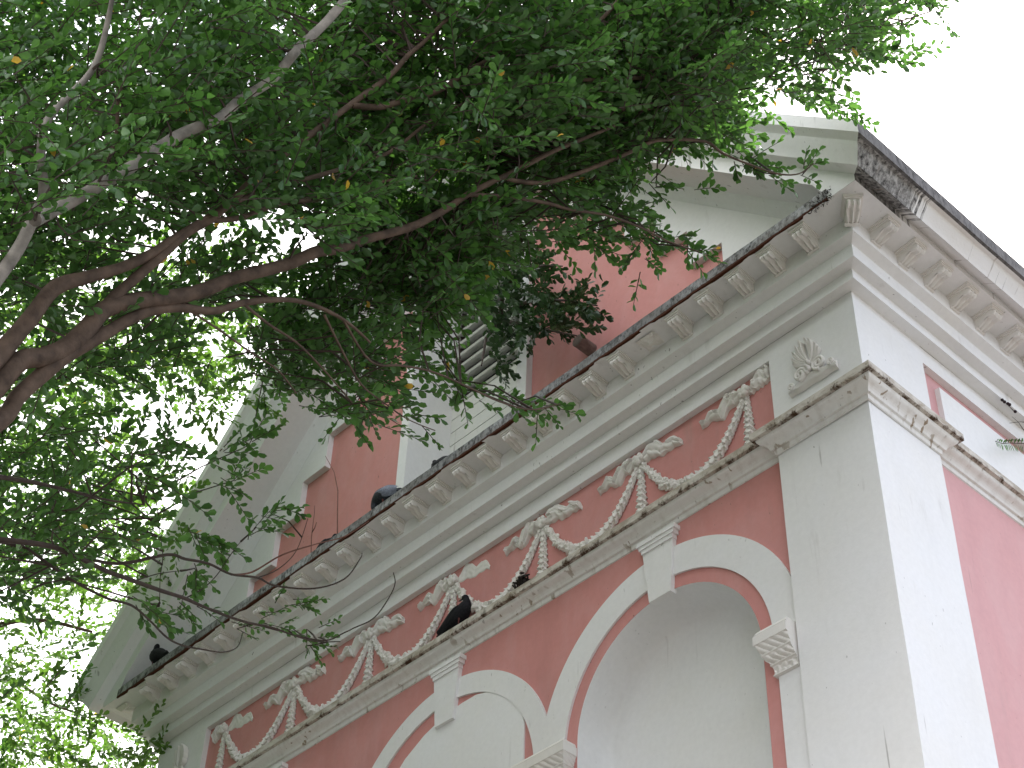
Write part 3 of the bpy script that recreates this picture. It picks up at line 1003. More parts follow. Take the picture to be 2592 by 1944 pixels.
def twig_part(parent, twigs, mat, rad=.0032, connect=None, share=.4, maxd=1.2, name='twigs'):
    mb = MB()
    bp = np.array(connect) if connect is not None and len(connect) else None
    for tw in twigs:
        pts = list(tw); rd = [rad, rad * .9, rad * .75, rad * .45]
        if bp is not None and rng.random() < share:
            d = np.linalg.norm(bp - tw[0], axis=1); k = int(np.argmin(d + rng.uniform(0, .25, len(d))))
            if .03 < d[k] < maxd:
                a = bp[k]; c = (a + tw[0]) / 2 + rng.normal(0, .06, 3) * d[k]
                pts = [a, (a * .55 + c * .45), c, (c * .5 + tw[0] * .5)] + pts
                rd = [rad * 2.2, rad * 1.9, rad * 1.6, rad * 1.3] + rd
        mb.tube(pts, rd, 4, ends=False)
    return link(name, mb, mat, parent, normals=False)

# ---------------------------------------------------------------- the near tree, reaching across the gable
BRANCH_PTS = []
hub = disp(-330, 1180, 7.2)
tree = empty('tree', (hub[0], hub[1], 0))
tag(tree, 'large leafy tree reaching in front of the pink gable, its dark branches across the pediment', 'tree')
mb = MB()
mb.tube([(hub[0] + .05, hub[1], -.02), (hub[0] + .02, hub[1] + .02, .5), (hub[0], hub[1], 1.6), (hub[0] + .04, hub[1] + .03, hub[2] - .8), tuple(hub + [0, 0, .3])], [.30, .22, .17, .145, .11], 14)
link('trunk', mb, M['bark_grey'], tree, smooth=True)
HB = (-330, 1180)
BK, BG = M['bark'], M['bark_grey']
LIMBS = [
 ([HB, (-150, 800), (-20, 620), (40, 540), (75, 470), (95, 420), (88, 330), (110, 250), (200, 150), (235, 40), (250, -60)], None, (38, 9), BG),
 ([(75, 475), (105, 460), (190, 415), (270, 370), (330, 330), (395, 288), (470, 255), (520, 215), (590, 170), (650, 100), (710, 40), (770, -30)], (7.1, 8.3), (31, 19), BG),
 ([(150, 438), (200, 400), (235, 340), (252, 280), (258, 200), (300, 120)], None, (13, 6), BK),
 ([HB, (-120, 900), (-30, 795), (0, 765), (62, 689), (117, 624), (191, 600), (262, 578), (330, 545), (400, 500), (500, 440), (590, 400)], None, (58, 8), BK),
 ([HB, (-120, 950), (-20, 850), (40, 782), (93, 772), (139, 751), (185, 711), (222, 670), (278, 652), (324, 646), (386, 640), (447, 624), (500, 603), (571, 584), (633, 566), (683, 544), (728, 538), (790, 516), (851, 501), (898, 486), (960, 452), (1010, 420), (1080, 385), (1180, 335), (1248, 304), (1330, 270)], None, (52, 7), BK),
 ([(215, 672), (278, 612), (350, 550), (400, 505), (450, 475), (500, 435), (545, 390), (625, 325), (700, 270), (760, 225), (840, 165), (880, 120), (915, 90), (990, 20)], None, (26, 8), BK),
 ([HB, (-150, 1000), (0, 908), (37, 859), (80, 819), (130, 775), (185, 741), (235, 714), (278, 689), (324, 671), (386, 664), (463, 671), (525, 655), (602, 647), (663, 655), (740, 690), (800, 740)], None, (48, 5), BK),
 ([(760, 228), (820, 232), (880, 215), (950, 195), (1025, 145), (1106, 102), (1181, 80), (1281, 55), (1345, -10)], None, (15, 9), BK),
 ([(1025, 147), (1110, 150), (1230, 170), (1360, 170), (1486, 145), (1556, 85), (1640, 45)], None, (11, 4), BK),
 ([(1360, 170), (1430, 165), (1506, 150), (1611, 107), (1696, 100), (1800, 90), (1900, 60), (2010, 25)], None, (9, 3), BK),
 ([(1110, 150), (1200, 215), (1330, 235), (1480, 225), (1600, 170), (1720, 165), (1860, 130)], None, (8, 3), BK),
 ([(1080, 385), (1180, 395), (1294, 356), (1356, 331), (1418, 304), (1520, 305), (1560, 330), (1620, 355), (1680, 375), (1726, 375), (1757, 353)], None, (11, 2.5), BK),
 ([(1010, 420), (1090, 425), (1183, 439), (1232, 452), (1306, 464), (1380, 490), (1440, 520), (1510, 544)], None, (10, 2.5), BK),
 ([(740, 690), (800, 780), (870, 790), (940, 805), (1010, 835), (1080, 868), (1150, 885), (1210, 872)], None, (6, 2.5), BK),
 ([(700, 680), (740, 760), (780, 830), (830, 870), (880, 905), (940, 930)], None, (6, 2), BK),
 ([(525, 655), (580, 700), (640, 740), (700, 800), (760, 870)], None, (8, 3), BK),
 ([(400, 664), (470, 710), (540, 760), (600, 800), (640, 850)], None, (6, 3), BK),
 ([(450, 475), (520, 470), (600, 440), (690, 430), (790, 400), (900, 380)], None, (14, 5), BK),
 ([(545, 390), (620, 395), (720, 370), (840, 330), (930, 260), (1010, 220)], None, (13, 5), BK),
]
HB2 = (-420, 1130)
LIMBS2 = [
 # low left, over the cornice
 ([HB2, (-180, 1180), (-60, 1165), (85, 1175), (152, 1195), (228, 1232), (291, 1255), (350, 1278), (400, 1293), (433, 1308), (483, 1328), (533, 1344), (582, 1354), (632, 1371), (683, 1386), (735, 1386)], (7.6, 10.2), (15, 2.2), M['twig']),
 ([(152, 1195), (251, 1218), (360, 1198), (400, 1208), (450, 1218), (499, 1241), (556, 1248), (595, 1265), (678, 1271), (744, 1251), (777, 1208), (782, 1195)], (8.8, 10.2), (8, 2), M['twig']),
 ([(499, 1241), (545, 1235), (611, 1198), (684, 1175), (744, 1159), (797, 1126)], (9.7, 10.3), (4.5, 2), M['stem_red']),
 ([(60, 1185), (150, 1250), (228, 1291), (284, 1308), (324, 1341), (360, 1377), (393, 1394), (443, 1404), (483, 1409), (513, 1397), (524, 1367)], (8.4, 9.8), (7, 2), M['twig']),
 ([(512, 1338), (611, 1364), (698, 1384), (744, 1367), (764, 1357), (804, 1338), (830, 1308), (853, 1265), (850, 1237)], (9.9, 10.4), (4, 2.2), M['twig']),
 ([(400, 1293), (440, 1270), (470, 1240), (497, 1200), (520, 1170)], (9.6, 10.0), (3.5, 1.5), M['twig']),
 ([(291, 1255), (340, 1240), (390, 1233)], (9.2, 9.5), (3.5, 1.5), M['twig']),
 ([(330, 1050), (340, 1100), (345, 1150), (352, 1200), (346, 1250), (345, 1310)], (9.2, 9.5), (3, 1.5), M['twig']),
 ([HB2, (-160, 1080), (-40, 1030), (60, 1040), (150, 1060), (230, 1080), (310, 1090)], (7.2, 9.0), (16, 3), M['twig']),
 ([(556, 1248), (600, 1230), (640, 1190), (665, 1120)], (9.9, 10.2), (2.5, 1.2), M['twig']),
]
for pts, z, w, mt in LIMBS:
    limb(tree, 'branch', pts, z, w, mt)

REG = [
 # outline, sprigs, depth (or offset behind the limbs), clump
 ([(-250, -150), (760, -150), (760, 400), (640, 480), (420, 450), (250, 500), (120, 540), (-250, 540)], 1950, -.62, 2.3, .9, .95, True),
 ([(700, -150), (1420, -150), (1470, 130), (1420, 225), (1150, 300), (1000, 390), (800, 490), (700, 500)], 1950, -.55, 2.1, .8, 1.0, True),
 ([(760, 120), (1420, 60), (1440, 250), (1100, 380), (830, 470), (720, 480)], 330, .3, 1.8, .4, .9, True),
 ([(1380, -120), (2080, -120), (2035, -5), (1960, 35), (1860, 55), (1925, 98), (1820, 126), (1775, 172), (1690, 212), (1600, 240), (1490, 250), (1420, 200)], 410, 9.4, 11.0, .6, 1.5, None),
 ([(1430, -140), (1660, -140), (1640, 160), (1540, 230), (1440, 230), (1400, 80)], 420, 9.2, 10.8, .2, 1.2, None),
 ([(1050, 260), (1480, 180), (1590, 215), (1620, 270), (1560, 300), (1480, 290), (1400, 318), (1300, 355), (1300, 420), (1150, 450), (1000, 420)], 560, -.1, 1.2, .7, 1.3, True),
 ([(1150, 430), (1280, 390), (1390, 440), (1440, 500), (1360, 500), (1260, 520), (1150, 520)], 52, 9.4, 10.4, .6, 1.4, None),
 ([(660, 560), (1000, 410), (1150, 450), (1110, 540), (1000, 580), (990, 650), (960, 690), (890, 690), (830, 710), (700, 720), (610, 680), (630, 620)], 600, -.1, 1.5, .7, 1.2, True),
 ([(570, 690), (830, 720), (850, 790), (830, 900), (790, 860), (740, 900), (700, 890), (640, 840), (580, 810)], 165, 8.8, 9.8, .8, 1.4, None),
 ([(-200, 540), (250, 540), (430, 540), (600, 570), (540, 640), (470, 670), (300, 690), (150, 650), (-200, 720)], 200, -.05, 1.7, 1.0, 1.3, True),
 ([(-200, 700), (200, 720), (420, 700), (580, 720), (540, 780), (420, 790), (250, 820), (-200, 890)], 75, -.05, 1.7, 1.0, 1.3, True),
]
allL, allT = [], []
LEAD = RIGHT * .8 - DOWN * .28 + FWD * .25
for k, (poly, cnt, z0, z1, cl, cs, gr_) in enumerate(REG):
    ps = region(poly, cnt, z0, z1, cl, cs, k * 3.1, gr_)
    a, tw = sprigs(ps - LEAD * .13, LEAD)
    allL.append(a); allT += tw
def along(pts, z, n, spread=.5, jit=8, **kw):
    """sprigs strung along a traced twig"""
    pts = np.array(pts, float); out = []
    seg = np.linalg.norm(np.diff(pts, axis=0), axis=1); cum = np.r_[0, np.cumsum(seg)]
    for k in range(n):
        s = rng.uniform(0, cum[-1]); i = min(np.searchsorted(cum, s, 'right') - 1, len(pts) - 2)
        q = pts[i] + (pts[i + 1] - pts[i]) * (s - cum[i]) / max(seg[i], 1e-6)
        q = q + rng.normal(0, jit, 2); t = s / cum[-1]
        out.append(disp(q[0], q[1], z[0] + (z[1] - z[0]) * t + rng.normal(0, .05)))
    d = pts[-1] - pts[0]; d /= np.linalg.norm(d)
    lead = RIGHT * d[0] + DOWN * d[1]
    kw.setdefault('l', (.10, .22)); kw.setdefault('nl', (6, 12))
    a, tw = sprigs(out, lead, spread, **kw)
    allL.append(a); allT.extend(tw)
along([(870, 790), (940, 805), (1010, 835), (1080, 868), (1150, 885), (1215, 872)], (9.6, 10.0), 26)
along([(740, 850), (830, 870), (880, 905), (935, 925)], (9.6, 9.9), 9)
along([(850, 700), (920, 740), (990, 800)], (9.5, 9.7), 12)
along([(1540, 316), (1600, 345), (1660, 370)], (10.2, 10.5), 13, jit=6)
along([(1725, 378), (1757, 353), (1765, 340)], (10.5, 10.6), 4, jit=4)
along([(1232, 452), (1306, 464), (1390, 500), (1450, 530), (1510, 544)], (9.8, 10.4), 24, jit=9)
along([(1380, 490), (1392, 540), (1385, 590)], (10.0, 10.2), 5, jit=5)
along([(1290, 400), (1400, 395), (1500, 415)], (10.0, 10.3), 10, jit=9)
along([(1180, 520), (1270, 530), (1300, 545)], (9.9, 10.2), 9, jit=8)
along([(1640, 45), (1760, 30), (1900, 20), (2050, 5)], (10.6, 11.0), 20, jit=9)
along([(1800, 95), (1900, 60), (1960, 45)], (10.7, 11.0), 12, jit=8)
along([(1800, 140), (1900, 125), (1985, 105)], (10.7, 11.0), 13, jit=8)
along([(1700, 200), (1790, 215), (1840, 235)], (10.6, 10.9), 10, jit=9)
# the crown carried on unseen beyond the frame, added to shade the front
shade_b = []
def in_frame(p, m=70):
    q = CAMR @ (np.array(p) - CAMP)
    if q[2] < .2: return False
    u, v = 1296 + FPX * q[0] / q[2], 972 + FPX * q[1] / q[2]
    return -m - 150 < u < 2592 + m and -m - 150 < v < 1944 + m
while len(shade_b) < 9000:
    d = rng.normal(0, 1, 3); d /= np.linalg.norm(d)
    p = np.array([-7.0, -5.8, 12.4]) + d * np.array([6.4, 5.8, 5.6]) * rng.random() ** .45
    if p[1] > -.9 or p[2] < 5 or in_frame(p) or np.linalg.norm(p - CAMP) < 4: continue
    shade_b.append(p)
a, tw = sprigs(shade_b, LEAD, .7, l=(.35, .6), nl=(18, 26), leaf=.100)
allL.append(a)
cat_ = [np.concatenate([x[i] for x in allL]) for i in range(6)]
V, tint = leaves_mesh(*cat_)
build_leaves('crown', V, tint, M['leaf'], tree)
twig_part(tree, allT, M['twig'], connect=BRANCH_PTS, share=.16, maxd=.7)
print('near leaves', len(tint))

LOW = [
    ([(512, 1338), (580, 1345), (640, 1360), (735, 1384)], (9.9, 10.3), 15, dict(jit=9, leaf=.042)),
    ([(590, 1310), (650, 1300), (670, 1295)], (10, 10.2), 5, dict(jit=6, leaf=.042)),
    ([(520, 1160), (560, 1130), (600, 1100)], (9.9, 10.1), 8, dict(jit=9)),
    ([(400, 1150), (450, 1165), (490, 1190)], (9.7, 9.9), 10, dict(jit=10)),
    ([(390, 1210), (420, 1225), (410, 1260)], (9.6, 9.8), 6, dict(jit=6)),
    ([(380, 1300), (400, 1305), (430, 1312)], (9.6, 9.8), 4, dict(jit=4, leaf=.055)),
    ([(280, 1290), (330, 1310), (330, 1335)], (9.3, 9.5), 9, dict(jit=7)),
    ([(460, 1000), (500, 960), (545, 950)], (9.3, 9.5), 8, dict(jit=7)),
    ([(440, 1050), (480, 1030), (510, 1045)], (9.3, 9.5), 6, dict(jit=7)),
]
# ---------------------------------------------------------------- a second tree, off to the left: its twigs cross the low end of the gable
BRANCH_PTS = []; allL, allT = [], []
tp = np.array([-10.6, -5.4, 0])
tree2 = empty('tree', tuple(tp))
tag(tree2, 'dark tree at the left edge whose thin bare twigs cross the low cornice end', 'tree')
mb = MB(); mb.tube([(tp[0], tp[1], -.02), (tp[0] + .03, tp[1], .5), (tp[0] - .1, tp[1], 2.5), (tp[0] + .1, tp[1] + .1, 5.0), (tp[0] + .2, tp[1] + .2, 7.2), (tp[0] + .2, tp[1] + .2, 9.0)], [.34, .25, .2, .17, .13, .07], 12)
link('trunk', mb, M['bark_grey'], tree2, smooth=True)
for pts, z, w, mt in LIMBS2: limb(tree2, 'branch', pts, z, w, mt)
REG2 = [
 ([(-200, 890), (150, 870), (300, 920), (375, 890), (445, 950), (400, 1010), (350, 1080), (280, 1110), (320, 1150), (255, 1220), (180, 1240), (100, 1270), (-200, 1260)], 270, 8.2, 10.2, 1.1, 1.3, None),
 ([(-200, 1440), (130, 1440), (230, 1490), (150, 1520), (-200, 1550)], 22, 9.0, 10.5, .3, 1.3, None),
]
for k, (poly, cnt, z0, z1, cl, cs, gr_) in enumerate(REG2):
    ps = region(poly, cnt, z0, z1, cl, cs, k * 5.1 + 40, gr_)
    a, tw = sprigs(ps - LEAD * .13, LEAD); allL.append(a); allT += tw
for args in LOW: along(*args[:3], **args[3])
shade_b = []  # unseen dense crown of this tree, added to darken the front's left end
while len(shade_b) < 9000:
    d = rng.normal(0, 1, 3); d /= np.linalg.norm(d)
    p = np.array([-11.8, -5.6, 9.6]) + d * np.array([5.4, 5.8, 8.2]) * rng.random() ** .45
    if p[2] < 1.4 or in_frame(p) or (p[0] > -8.6 and p[1] > -.9): continue
    shade_b.append(p)
a, tw = sprigs(shade_b, LEAD, .8, l=(.35, .6), nl=(18, 26), leaf=.100)
allL.append(a)
V, tint = leaves_mesh(*[np.concatenate([x[i] for x in allL]) for i in range(6)])
build_leaves('crown', V, tint, M['leaf'], tree2)
twig_part(tree2, allT, M['twig'], connect=BRANCH_PTS, share=.22, maxd=.9)

# ---------------------------------------------------------------- sunlit trees behind, left of the gable
def far_tree(label, trunk_uv, z, regs, limbs, seed):
    global BRANCH_PTS
    BRANCH_PTS = []
    tp = disp(*trunk_uv, z)
    t = empty('tree', (tp[0], tp[1], 0)); tag(t, label, 'tree', 'sunlit trees behind the gable')
    mb = MB(); mb.tube([(tp[0], tp[1], -.02), (tp[0] + .05, tp[1], 2.5), (tp[0], tp[1] + .05, tp[2] * .6), tuple(tp), tuple(tp + [0, 0, 1.2])], [.34, .25, .2, .14, .07], 12)
    link('trunk', mb, M['bark_grey'], t, smooth=True)
    for pts, zz, w in limbs: limb(t, 'branch', [trunk_uv] + pts, (z, zz), w, M['bark'])
    L_, T_ = [], []
    for poly, cnt, z0, z1, cl in regs:
        ps = region(poly, cnt, z0, z1, cl, .85, seed, None)
        a, tw = sprigs(ps, RIGHT * .7 - DOWN * .2, .7, l=(.3, .6), nl=(14, 24), leaf=.072, ratio=.55)
        L_.append(a); T_ += tw
    c = [np.concatenate([x[i] for x in L_]) for i in range(6)]
    V, tint = leaves_mesh(*c)
    build_leaves('crown', V, tint, M['leaf_far'], t)
far_tree('bright yellow-green tree behind the brown limbs, left of the gable slope', (-260, 900), 16,
         [([(-300, 560), (600, 560), (610, 640), (520, 700), (500, 760), (560, 860), (420, 880), (250, 830), (180, 930), (-300, 930)], 600, 14.5, 19, 1.3),
          ([(-300, -200), (700, -200), (600, 300), (500, 560), (-300, 560)], 210, 14, 20, .8)],
         [([(-100, 820), (60, 760), (200, 700), (330, 680)], 17, (20, 5)), ([(-120, 800), (0, 650), (120, 560)], 17, (18, 5))], 3)
far_tree('bright yellow-green tree low at the left edge, beside the left end of the cornice', (-280, 1640), 17,
         [([(-300, 930), (180, 930), (330, 1000), (420, 1060), (360, 1180), (270, 1340), (190, 1440), (-300, 1450)], 680, 15, 21, 1.3),
          ([(-300, 1470), (120, 1480), (260, 1570), (330, 1610), (345, 1720), (-300, 1720)], 430, 15, 20, 1.3)],
         [([(-120, 1400), (0, 1350), (90, 1340), (200, 1365)], 17.5, (18, 6)), ([(-150, 1560), (0, 1470), (110, 1520), (220, 1560)], 17.5, (14, 3)), ([(-120, 1300), (0, 1200), (120, 1130)], 18, (16, 4))], 11)

# ---------------------------------------------------------------- shrub rooted in the wall beside the louvre
BRANCH_PTS = []
sp0 = hang(1085, 690, 1, -.02)
shrub = empty('shrub', tuple(sp0))
tag(shrub, 'dark green shrub growing out of the pediment wall beside the louvered window', 'shrub')
L_, T_ = [], []
def shrub_pt(u, v, y): return hang(u, v, 1, y)
mb = MB()
arms = [[(1085, 690), (1120, 640), (1190, 640), (1290, 660)], [(1085, 690), (1110, 700), (1170, 710), (1245, 725)], [(1085, 690), (1070, 620), (1120, 560), (1215, 575)], [(1085, 690), (1040, 640), (1000, 600), (985, 560)], [(1085, 690), (1050, 730), (1040, 790)]]
for arm in arms:
    P = [shrub_pt(u, v, -.02 - .16 * min(i, 2)) for i, (u, v) in enumerate(arm)]
    P = [np.array(q) for q in bez(*P, 8)] if len(P) == 4 else P
    mb.tube(P, [.022 - .016 * i / (len(P) - 1) for i in range(len(P))], 6); BRANCH_PTS.extend(P)
link('stem', mb, M['twig'], shrub)
def shr(poly, cnt, y0, y1, leaf=.068, nl=(9, 16)):
    poly = np.array(poly, float); lo, hi = poly.min(0), poly.max(0); ps = []
    while len(ps) < cnt:
        u, v = rng.uniform(lo[0], hi[0]), rng.uniform(lo[1], hi[1])
        if inpoly(np.array([u]), np.array([v]), poly)[0]: ps.append(hang(u, v, 1, rng.uniform(y0, y1)))
    a, tw = sprigs(ps, RIGHT * .8 + DOWN * .15 - FWD * .3, .6, l=(.12, .26), nl=nl, leaf=leaf, ratio=.55)
    L_.append(a); T_.extend(tw)
shr([(985, 560), (1080, 520), (1120, 560), (1130, 600), (1230, 640), (1225, 700), (1120, 722), (1080, 700), (1040, 690), (1000, 640)], 150, -.55, -.05)
shr([(1180, 630), (1260, 640), (1290, 660), (1230, 672)], 20, -.45, -.2)
shr([(1150, 690), (1235, 700), (1240, 720), (1150, 725)], 16, -.45, -.15)
shr([(1110, 545), (1200, 565), (1215, 580), (1120, 580)], 16, -.45, -.15)
shr([(1040, 700), (1080, 700), (1085, 800), (1060, 800)], 16, -.4, -.1)
c = [np.concatenate([x[i] for x in L_]) for i in range(6)]
V, tint = leaves_mesh(*c); build_leaves('foliage', V, tint, M['leaf_dark'], shrub)


# bare dry stems standing on the cornice lip
def stem_plant(name, label, cat, paths, mat, rad, group=None):
    p0 = paths[0][0]
    e = empty(name, tuple(p0)); tag(e, label, cat, group)
    for P in paths:
        mb = MB(); mb.tube(P, [rad * (1 - .6 * i / (len(P) - 1)) for i in range(len(P))], 5)
        link('stem', mb, mat, e)
    return e
def lipstem(pts, y0=-.36, y1=-.40):
    n = len(pts); return [hang(u, v, 1, y0 + (y1 - y0) * i / (n - 1)) for i, (u, v) in enumerate(pts)]
stem_plant('dry_weed', 'tall bare reddish stem standing on the cornice lip in front of the pink field', 'weed', [lipstem([(729, 1162), (729, 1120), (730, 1060), (722, 1020), (703, 985)])], M['stem_red'], .006)
stem_plant('dry_weed', 'shorter bare reddish stem on the cornice lip, left of the tall bare stem', 'weed', [lipstem([(672, 1200), (673, 1160), (679, 1110), (680, 1092)]), lipstem([(674, 1150), (680, 1140), (684, 1128)])], M['stem_red'], .005)

tq = hang(1789, 424, 1, -.434)
tuft = empty('moss', tuple(tq)); tag(tuft, 'ragged dark moss tuft at the right end of the cornice lip', 'moss')
n_ = 260; bb = tq + np.c_[rng.uniform(-.16, .03, n_), rng.uniform(-.012, .02, n_), rng.uniform(-.05, .06, n_)]
bb = bb[rng.random(n_) < np.clip(1.0 - (tq[0] - bb[:, 0]) / .2, .15, 1)]; n_ = len(bb)
V, tint = leaves_mesh(bb, rng.normal(0, 1, (n_, 3)) + [0, -.8, .2], rng.normal(0, 1, (n_, 3)), rng.uniform(.012, .03, n_), rng.uniform(.004, .009, n_), np.zeros(n_))
build_leaves('moss_strands', V, tint, flat_mat('dark_moss', (.022, .021, .016)), tuft)

# weeds on the side frieze at the right edge
def sidep(pts, x0=.02, x1=.10):
    n = len(pts); return [hang(u, v, 0, x0 + (x1 - x0) * i / (n - 1)) for i, (u, v) in enumerate(pts)]
w = stem_plant('berry_weed', 'thin weed with dark berries and hair-like stems on the side frieze', 'weed',
    [sidep([(2228, 930), (2212, 912), (2195, 893), (2178, 876), (2165, 864)]), sidep([(2228, 925), (2205, 890), (2193, 865), (2186, 850), (2190, 840)]), sidep([(2228, 900), (2212, 870), (2201, 840), (2198, 812), (2206, 790)]), sidep([(2228, 960), (2212, 930), (2200, 912), (2186, 900)]), sidep([(2228, 915), (2205, 911), (2180, 914)])], M['twig'], .0035)
for u, v in ((2165, 864), (2170, 868), (2177, 872), (2181, 874), (2193, 889)):
    p = hang(u, v, 0, .09); mb = MB(); mb.ball(p, .012, 8, 6); link('berry', mb, flat_mat('dark_berry', (.02, .008, .012)), w, smooth=True)
fern = empty('fern', tuple(hang(2225, 958, 0, -.012))); tag(fern, 'small green fern hanging from the side frieze panel at the right edge', 'fern')
for P in (sidep([(2230, 955), (2205, 958), (2180, 957), (2165, 958), (2150, 953)], .0, .10), sidep([(2230, 962), (2210, 952), (2190, 950), (2176, 952)], .0, .08)):
    mb = MB(); mb.tube(P, .003, 4); link('stalk', mb, M['twig'], fern)
    for s in range(2):
        pass
L_ = []
B_, D_, N_, LN_, W_, T2 = [], [], [], [], [], []
main = sidep([(2230, 955), (2205, 958), (2180, 957), (2165, 958), (2150, 953)], .0, .10)
for i in range(26):
    t = i / 25 * 3.999; k = int(t); f = t - k
    p = main[k] * (1 - f) + main[k + 1] * f
    for s in (1, -1):
        if s < 0 and i % 2: continue
        B_.append(p); D_.append(DOWN * s * .9 + RIGHT * .45 + rng.normal(0, .12, 3)); N_.append(np.array([.8, -.4, .4])); LN_.append(.085 * (1 - .5 * i / 25) * (1 if s > 0 else .55)); W_.append(.013); T2.append(rng.random() * .9)
V, tint = leaves_mesh(np.array(B_), np.array(D_), np.array(N_), np.array(LN_), np.array(W_), np.array(T2))
build_leaves('fronds', V, tint, M['leaf'], fern)

# ================================================================== pigeons
def feather(name, c0, c1, sheen=.35):
    m, nt, b, out = new_mat(name)
    t = N(nt, 'ShaderNodeTexCoord'); n = N(nt, 'ShaderNodeTexNoise'); n.inputs['Scale'].default_value = 60; n.inputs['Detail'].default_value = 4
    nt.links.new(t.outputs['Object'], n.inputs['Vector'])
    r = nt.nodes.new('ShaderNodeValToRGB'); r.color_ramp.elements[0].color = (*c0, 1); r.color_ramp.elements[1].color = (*c1, 1)
    r.color_ramp.elements[0].position = .35; r.color_ramp.elements[1].position = .7
    nt.links.new(n.outputs['Fac'], r.inputs['Fac']); nt.links.new(r.outputs['Color'], b.inputs['Base Color'])
    b.inputs['Roughness'].default_value = .7; b.inputs['Specular IOR Level'].default_value = .15
    return m
M['f_black'] = feather('black_feathers', (.008, .008, .010), (.018, .018, .022), .1)
M['f_slate'] = feather('slate_feathers', (.028, .030, .038), (.055, .058, .072), .2)
M['f_pale'] = feather('pale_wing_feathers', (.13, .14, .18), (.22, .235, .29))
M['beak'] = flat_mat('beak_horn', (.03, .028, .028)); M['leg'] = flat_mat('pigeon_leg', (.10, .035, .03))

def pigeon(label, foot, yaw, path, beak, body, wing, leg_h=.035, wing_tilt=0.0, show_legs=True):
    """body lofted along a spine of (x, z, half width, half height); x forward, z up from the feet"""
    e = empty('pigeon', tuple(foot)); e.rotation_euler = (0, 0, yaw); tag(e, label, 'pigeon', 'pigeons on the ledges')
    def loc(name, mb, mat):
        me = bpy.data.meshes.new(name); me.from_pydata(mb.v, [], mb.f)
        import bmesh
        bm = bmesh.new(); bm.from_mesh(me); bmesh.ops.remove_doubles(bm, verts=bm.verts, dist=1e-5); bmesh.ops.recalc_face_normals(bm, faces=bm.faces); bm.to_mesh(me); bm.free()
        me.polygons.foreach_set('use_smooth', [True] * len(me.polygons)); me.materials.append(mat)
        o = bpy.data.objects.new(name, me); COL.objects.link(o); o.parent = e; return o
    P = np.array(path, float); n = len(P); rows = []
    fine = []
    for i in range(n - 1):
        p0, p1, p2, p3 = P[max(i - 1, 0)], P[i], P[i + 1], P[min(i + 2, n - 1)]
        for k in range(4):
            t = k / 4
            fine.append(.5 * ((2 * p1) + (-p0 + p2) * t + (2 * p0 - 5 * p1 + 4 * p2 - p3) * t * t + (-p0 + 3 * p1 - 3 * p2 + p3) * t ** 3))
    fine.append(P[-1]); F = np.array(fine)
    for i in range(len(F)):
        d = F[min(i + 1, len(F) - 1), :2] - F[max(i - 1, 0), :2]; d /= np.linalg.norm(d) + 1e-9
        nx, nz = -d[1], d[0]; row = []
        for k in range(14):
            a = 2 * math.pi * k / 14
            w, h = max(F[i, 2], .002), max(F[i, 3], .002)
            row.append((F[i, 0] + nx * math.sin(a) * h, math.cos(a) * w, F[i, 1] + nz * math.sin(a) * h))
        rows.append(row)
    mb = MB(); mb.grid(rows, closed_v=True); mb.cap(rows[0]); mb.cap(rows[-1]); loc('body', mb, body)
    # folded wings: long tapered shells along the flanks, tips crossing the tail
    S = P[2:6]
    for s in (-1, 1):
        mb = MB(); rows = []; m = 16
        a, b2 = P[1], P[5]
        for i in range(m + 1):
            t = i / m
            cx = a[0] - .02 + (b2[0] - a[0] + .01) * t; cz = a[1] + .012 + (b2[1] - a[1] - .004) * t
            hw = .007 + .052 * math.sin(min(1, t * .9 + .08) * math.pi) ** .8
            off = np.interp(cx, P[:7, 0], P[:7, 2]) * .80 + .004
            row = []
            for k in range(9):
                q = (k / 8 - .5) * 2
                row.append((cx, s * (off + .012 * (1 - q * q) - .012 * q * q), cz + q * hw))
            rows.append(row)
        mb.grid(rows); loc('wing', mb, wing)
    hx, hz = P[-2][0], P[-2][1]
    bx, by, bz = beak
    mb = MB(); mb.tube([(hx + bx * .25, by * .25, hz + bz * .25), (hx + bx * .7, by * .7, hz + bz * .7), (hx + bx, by, hz + bz)], [.008, .006, .0015], 7); loc('beak', mb, M['beak'])
    if show_legs:
        for s in (-1, 1):
            mb = MB(); mb.tube([(.015, s * .025, .085), (.01, s * .025, leg_h), (.012, s * .026, .004)], [.012, .005, .004], 6)
            for q in (-.5, 0, .5): mb.tube([(.012, s * .026, .004), (.012 + .032 * math.cos(q), s * .026 + .032 * math.sin(q), .003)], [.004, .002], 5)
            mb.tube([(.012, s * .026, .004), (-.008, s * .026, .003)], [.004, .002], 5)
            loc('leg', mb, M['leg'])
    return e
UPRIGHT = [(-.245, .030, .020, .004), (-.21, .042, .024, .009), (-.15, .064, .034, .020), (-.085, .082, .050, .044), (-.02, .105, .062, .064), (.035, .145, .056, .060), (.058, .190, .036, .038), (.055, .220, .024, .026), (.045, .243, .0255, .026), (.026, .250, .0215, .022), (.010, .250, .008, .009)]
pigeon('black pigeon perched on the rusty ledge between the garlands, head turned back', (-3.735, -.035, z_(-.784)), 0, UPRIGHT, (-.050, -.01, -.010), M['f_black'], M['f_black'])
PREEN = [(-.16, .045, .020, .005), (-.13, .062, .028, .012), (-.085, .085, .040, .030), (-.035, .105, .055, .052), (.02, .120, .064, .062), (.07, .130, .058, .058), (.108, .122, .042, .044), (.128, .098, .030, .033), (.130, .070, .024, .026), (.120, .052, .018, .019), (.110, .046, .006, .007)]
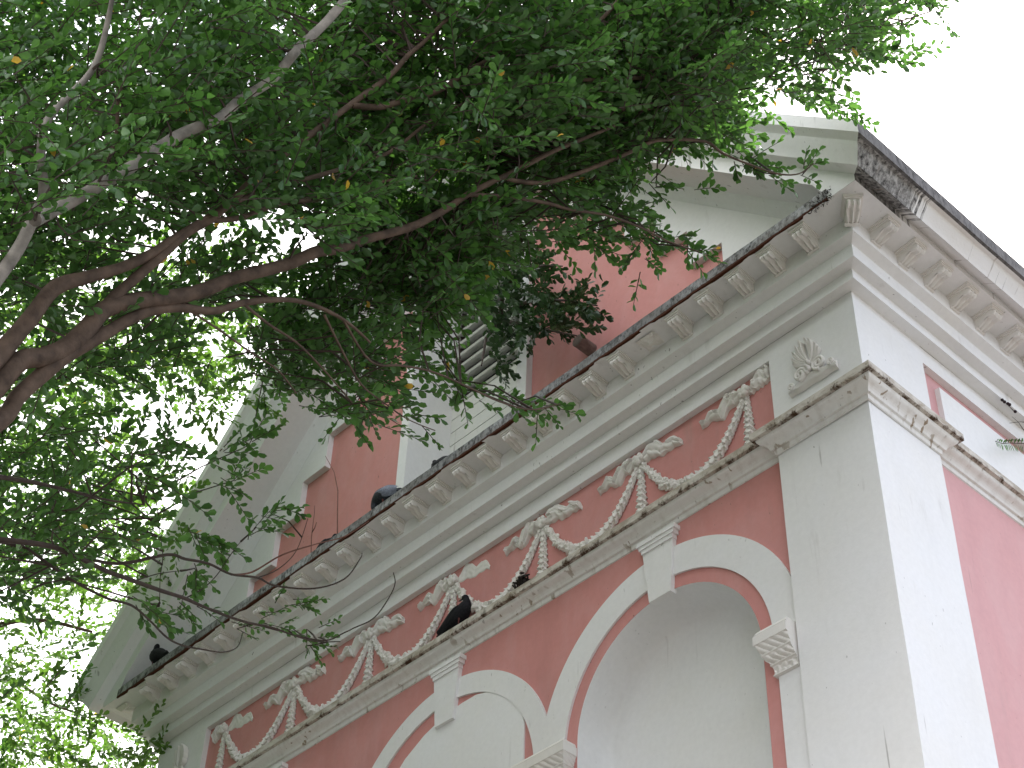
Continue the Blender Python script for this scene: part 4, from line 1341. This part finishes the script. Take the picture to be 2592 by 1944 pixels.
a = hang(838, 1068, 1, -.36)
pigeon('grey pigeon with a pale wing preening on the cornice lip, beside the louver window', (a[0], -.37, z_(.528)), math.pi, [(x * 1.15, z * 1.12, w * 1.12, h * 1.12) for x, z, w, h in PREEN], (-.03, .02, -.02), M['f_slate'], M['f_pale'])
SIT = [(-.17, .030, .020, .005), (-.14, .040, .028, .012), (-.09, .055, .042, .030), (-.04, .065, .055, .048), (.02, .070, .062, .056), (.07, .080, .055, .052), (.095, .105, .036, .038), (.098, .130, .026, .028), (.104, .148, .023, .024), (.118, .150, .018, .018), (.130, .148, .006, .007)]
a = hang(941, 985, 1, -.33)
pigeon('pigeon behind the cornice lip with only its small dark head showing, before the louver', (a[0] + .075, -.318, z_(.528)), math.pi, [(x * .9, z * 1.24, w * .9, h * .9) for x, z, w, h in SIT], (.030, 0, -.008), M['f_black'], M['f_black'], show_legs=False)
a = hang(706, 1168, 1, -.36)
pigeon('dark pigeon crouching low on the cornice lip under the bare branch tip', (a[0], -.345, z_(.528)), 0, [(x * .9, z * .72, w, h * .85) for x, z, w, h in SIT], (.026, 0, -.012), M['f_black'], M['f_black'], show_legs=False)
a = hang(334, 1436, 1, -.38)
pigeon('black pigeon at the far left end of the cornice lip', (a[0] + .02, -.385, z_(.528)), math.pi, [(x * .8, z, w, h) for x, z, w, h in UPRIGHT], (.035, 0, .0), M['f_black'], M['f_black'])
# clump of old nesting stuff on the ledge
a = hang(1131, 1246, 1, -.04)
neo = MB()
for i in range(46):
    p = Vector((a[0] + rng.normal(0, .026), -.04 + rng.normal(0, .015), z_(-.780) + abs(rng.normal(0, .04))))
    d = Vector(rng.normal(0, 1, 3)); d.z *= .5; d.normalize()
    neo.tube([p - d * .03, p + d * .012, p + d * .04], [.006, .010, .004], 5)
neo.ball((a[0], -.03, z_(-.765)), .03, 10, 7, (1.2, .7, 1.0))
o = link('nest_clump', neo, flat_mat('dark_nest', (.03, .024, .02)))
tag(o, 'small dark clump of nesting twigs on the rusty ledge below a garland', 'nest')
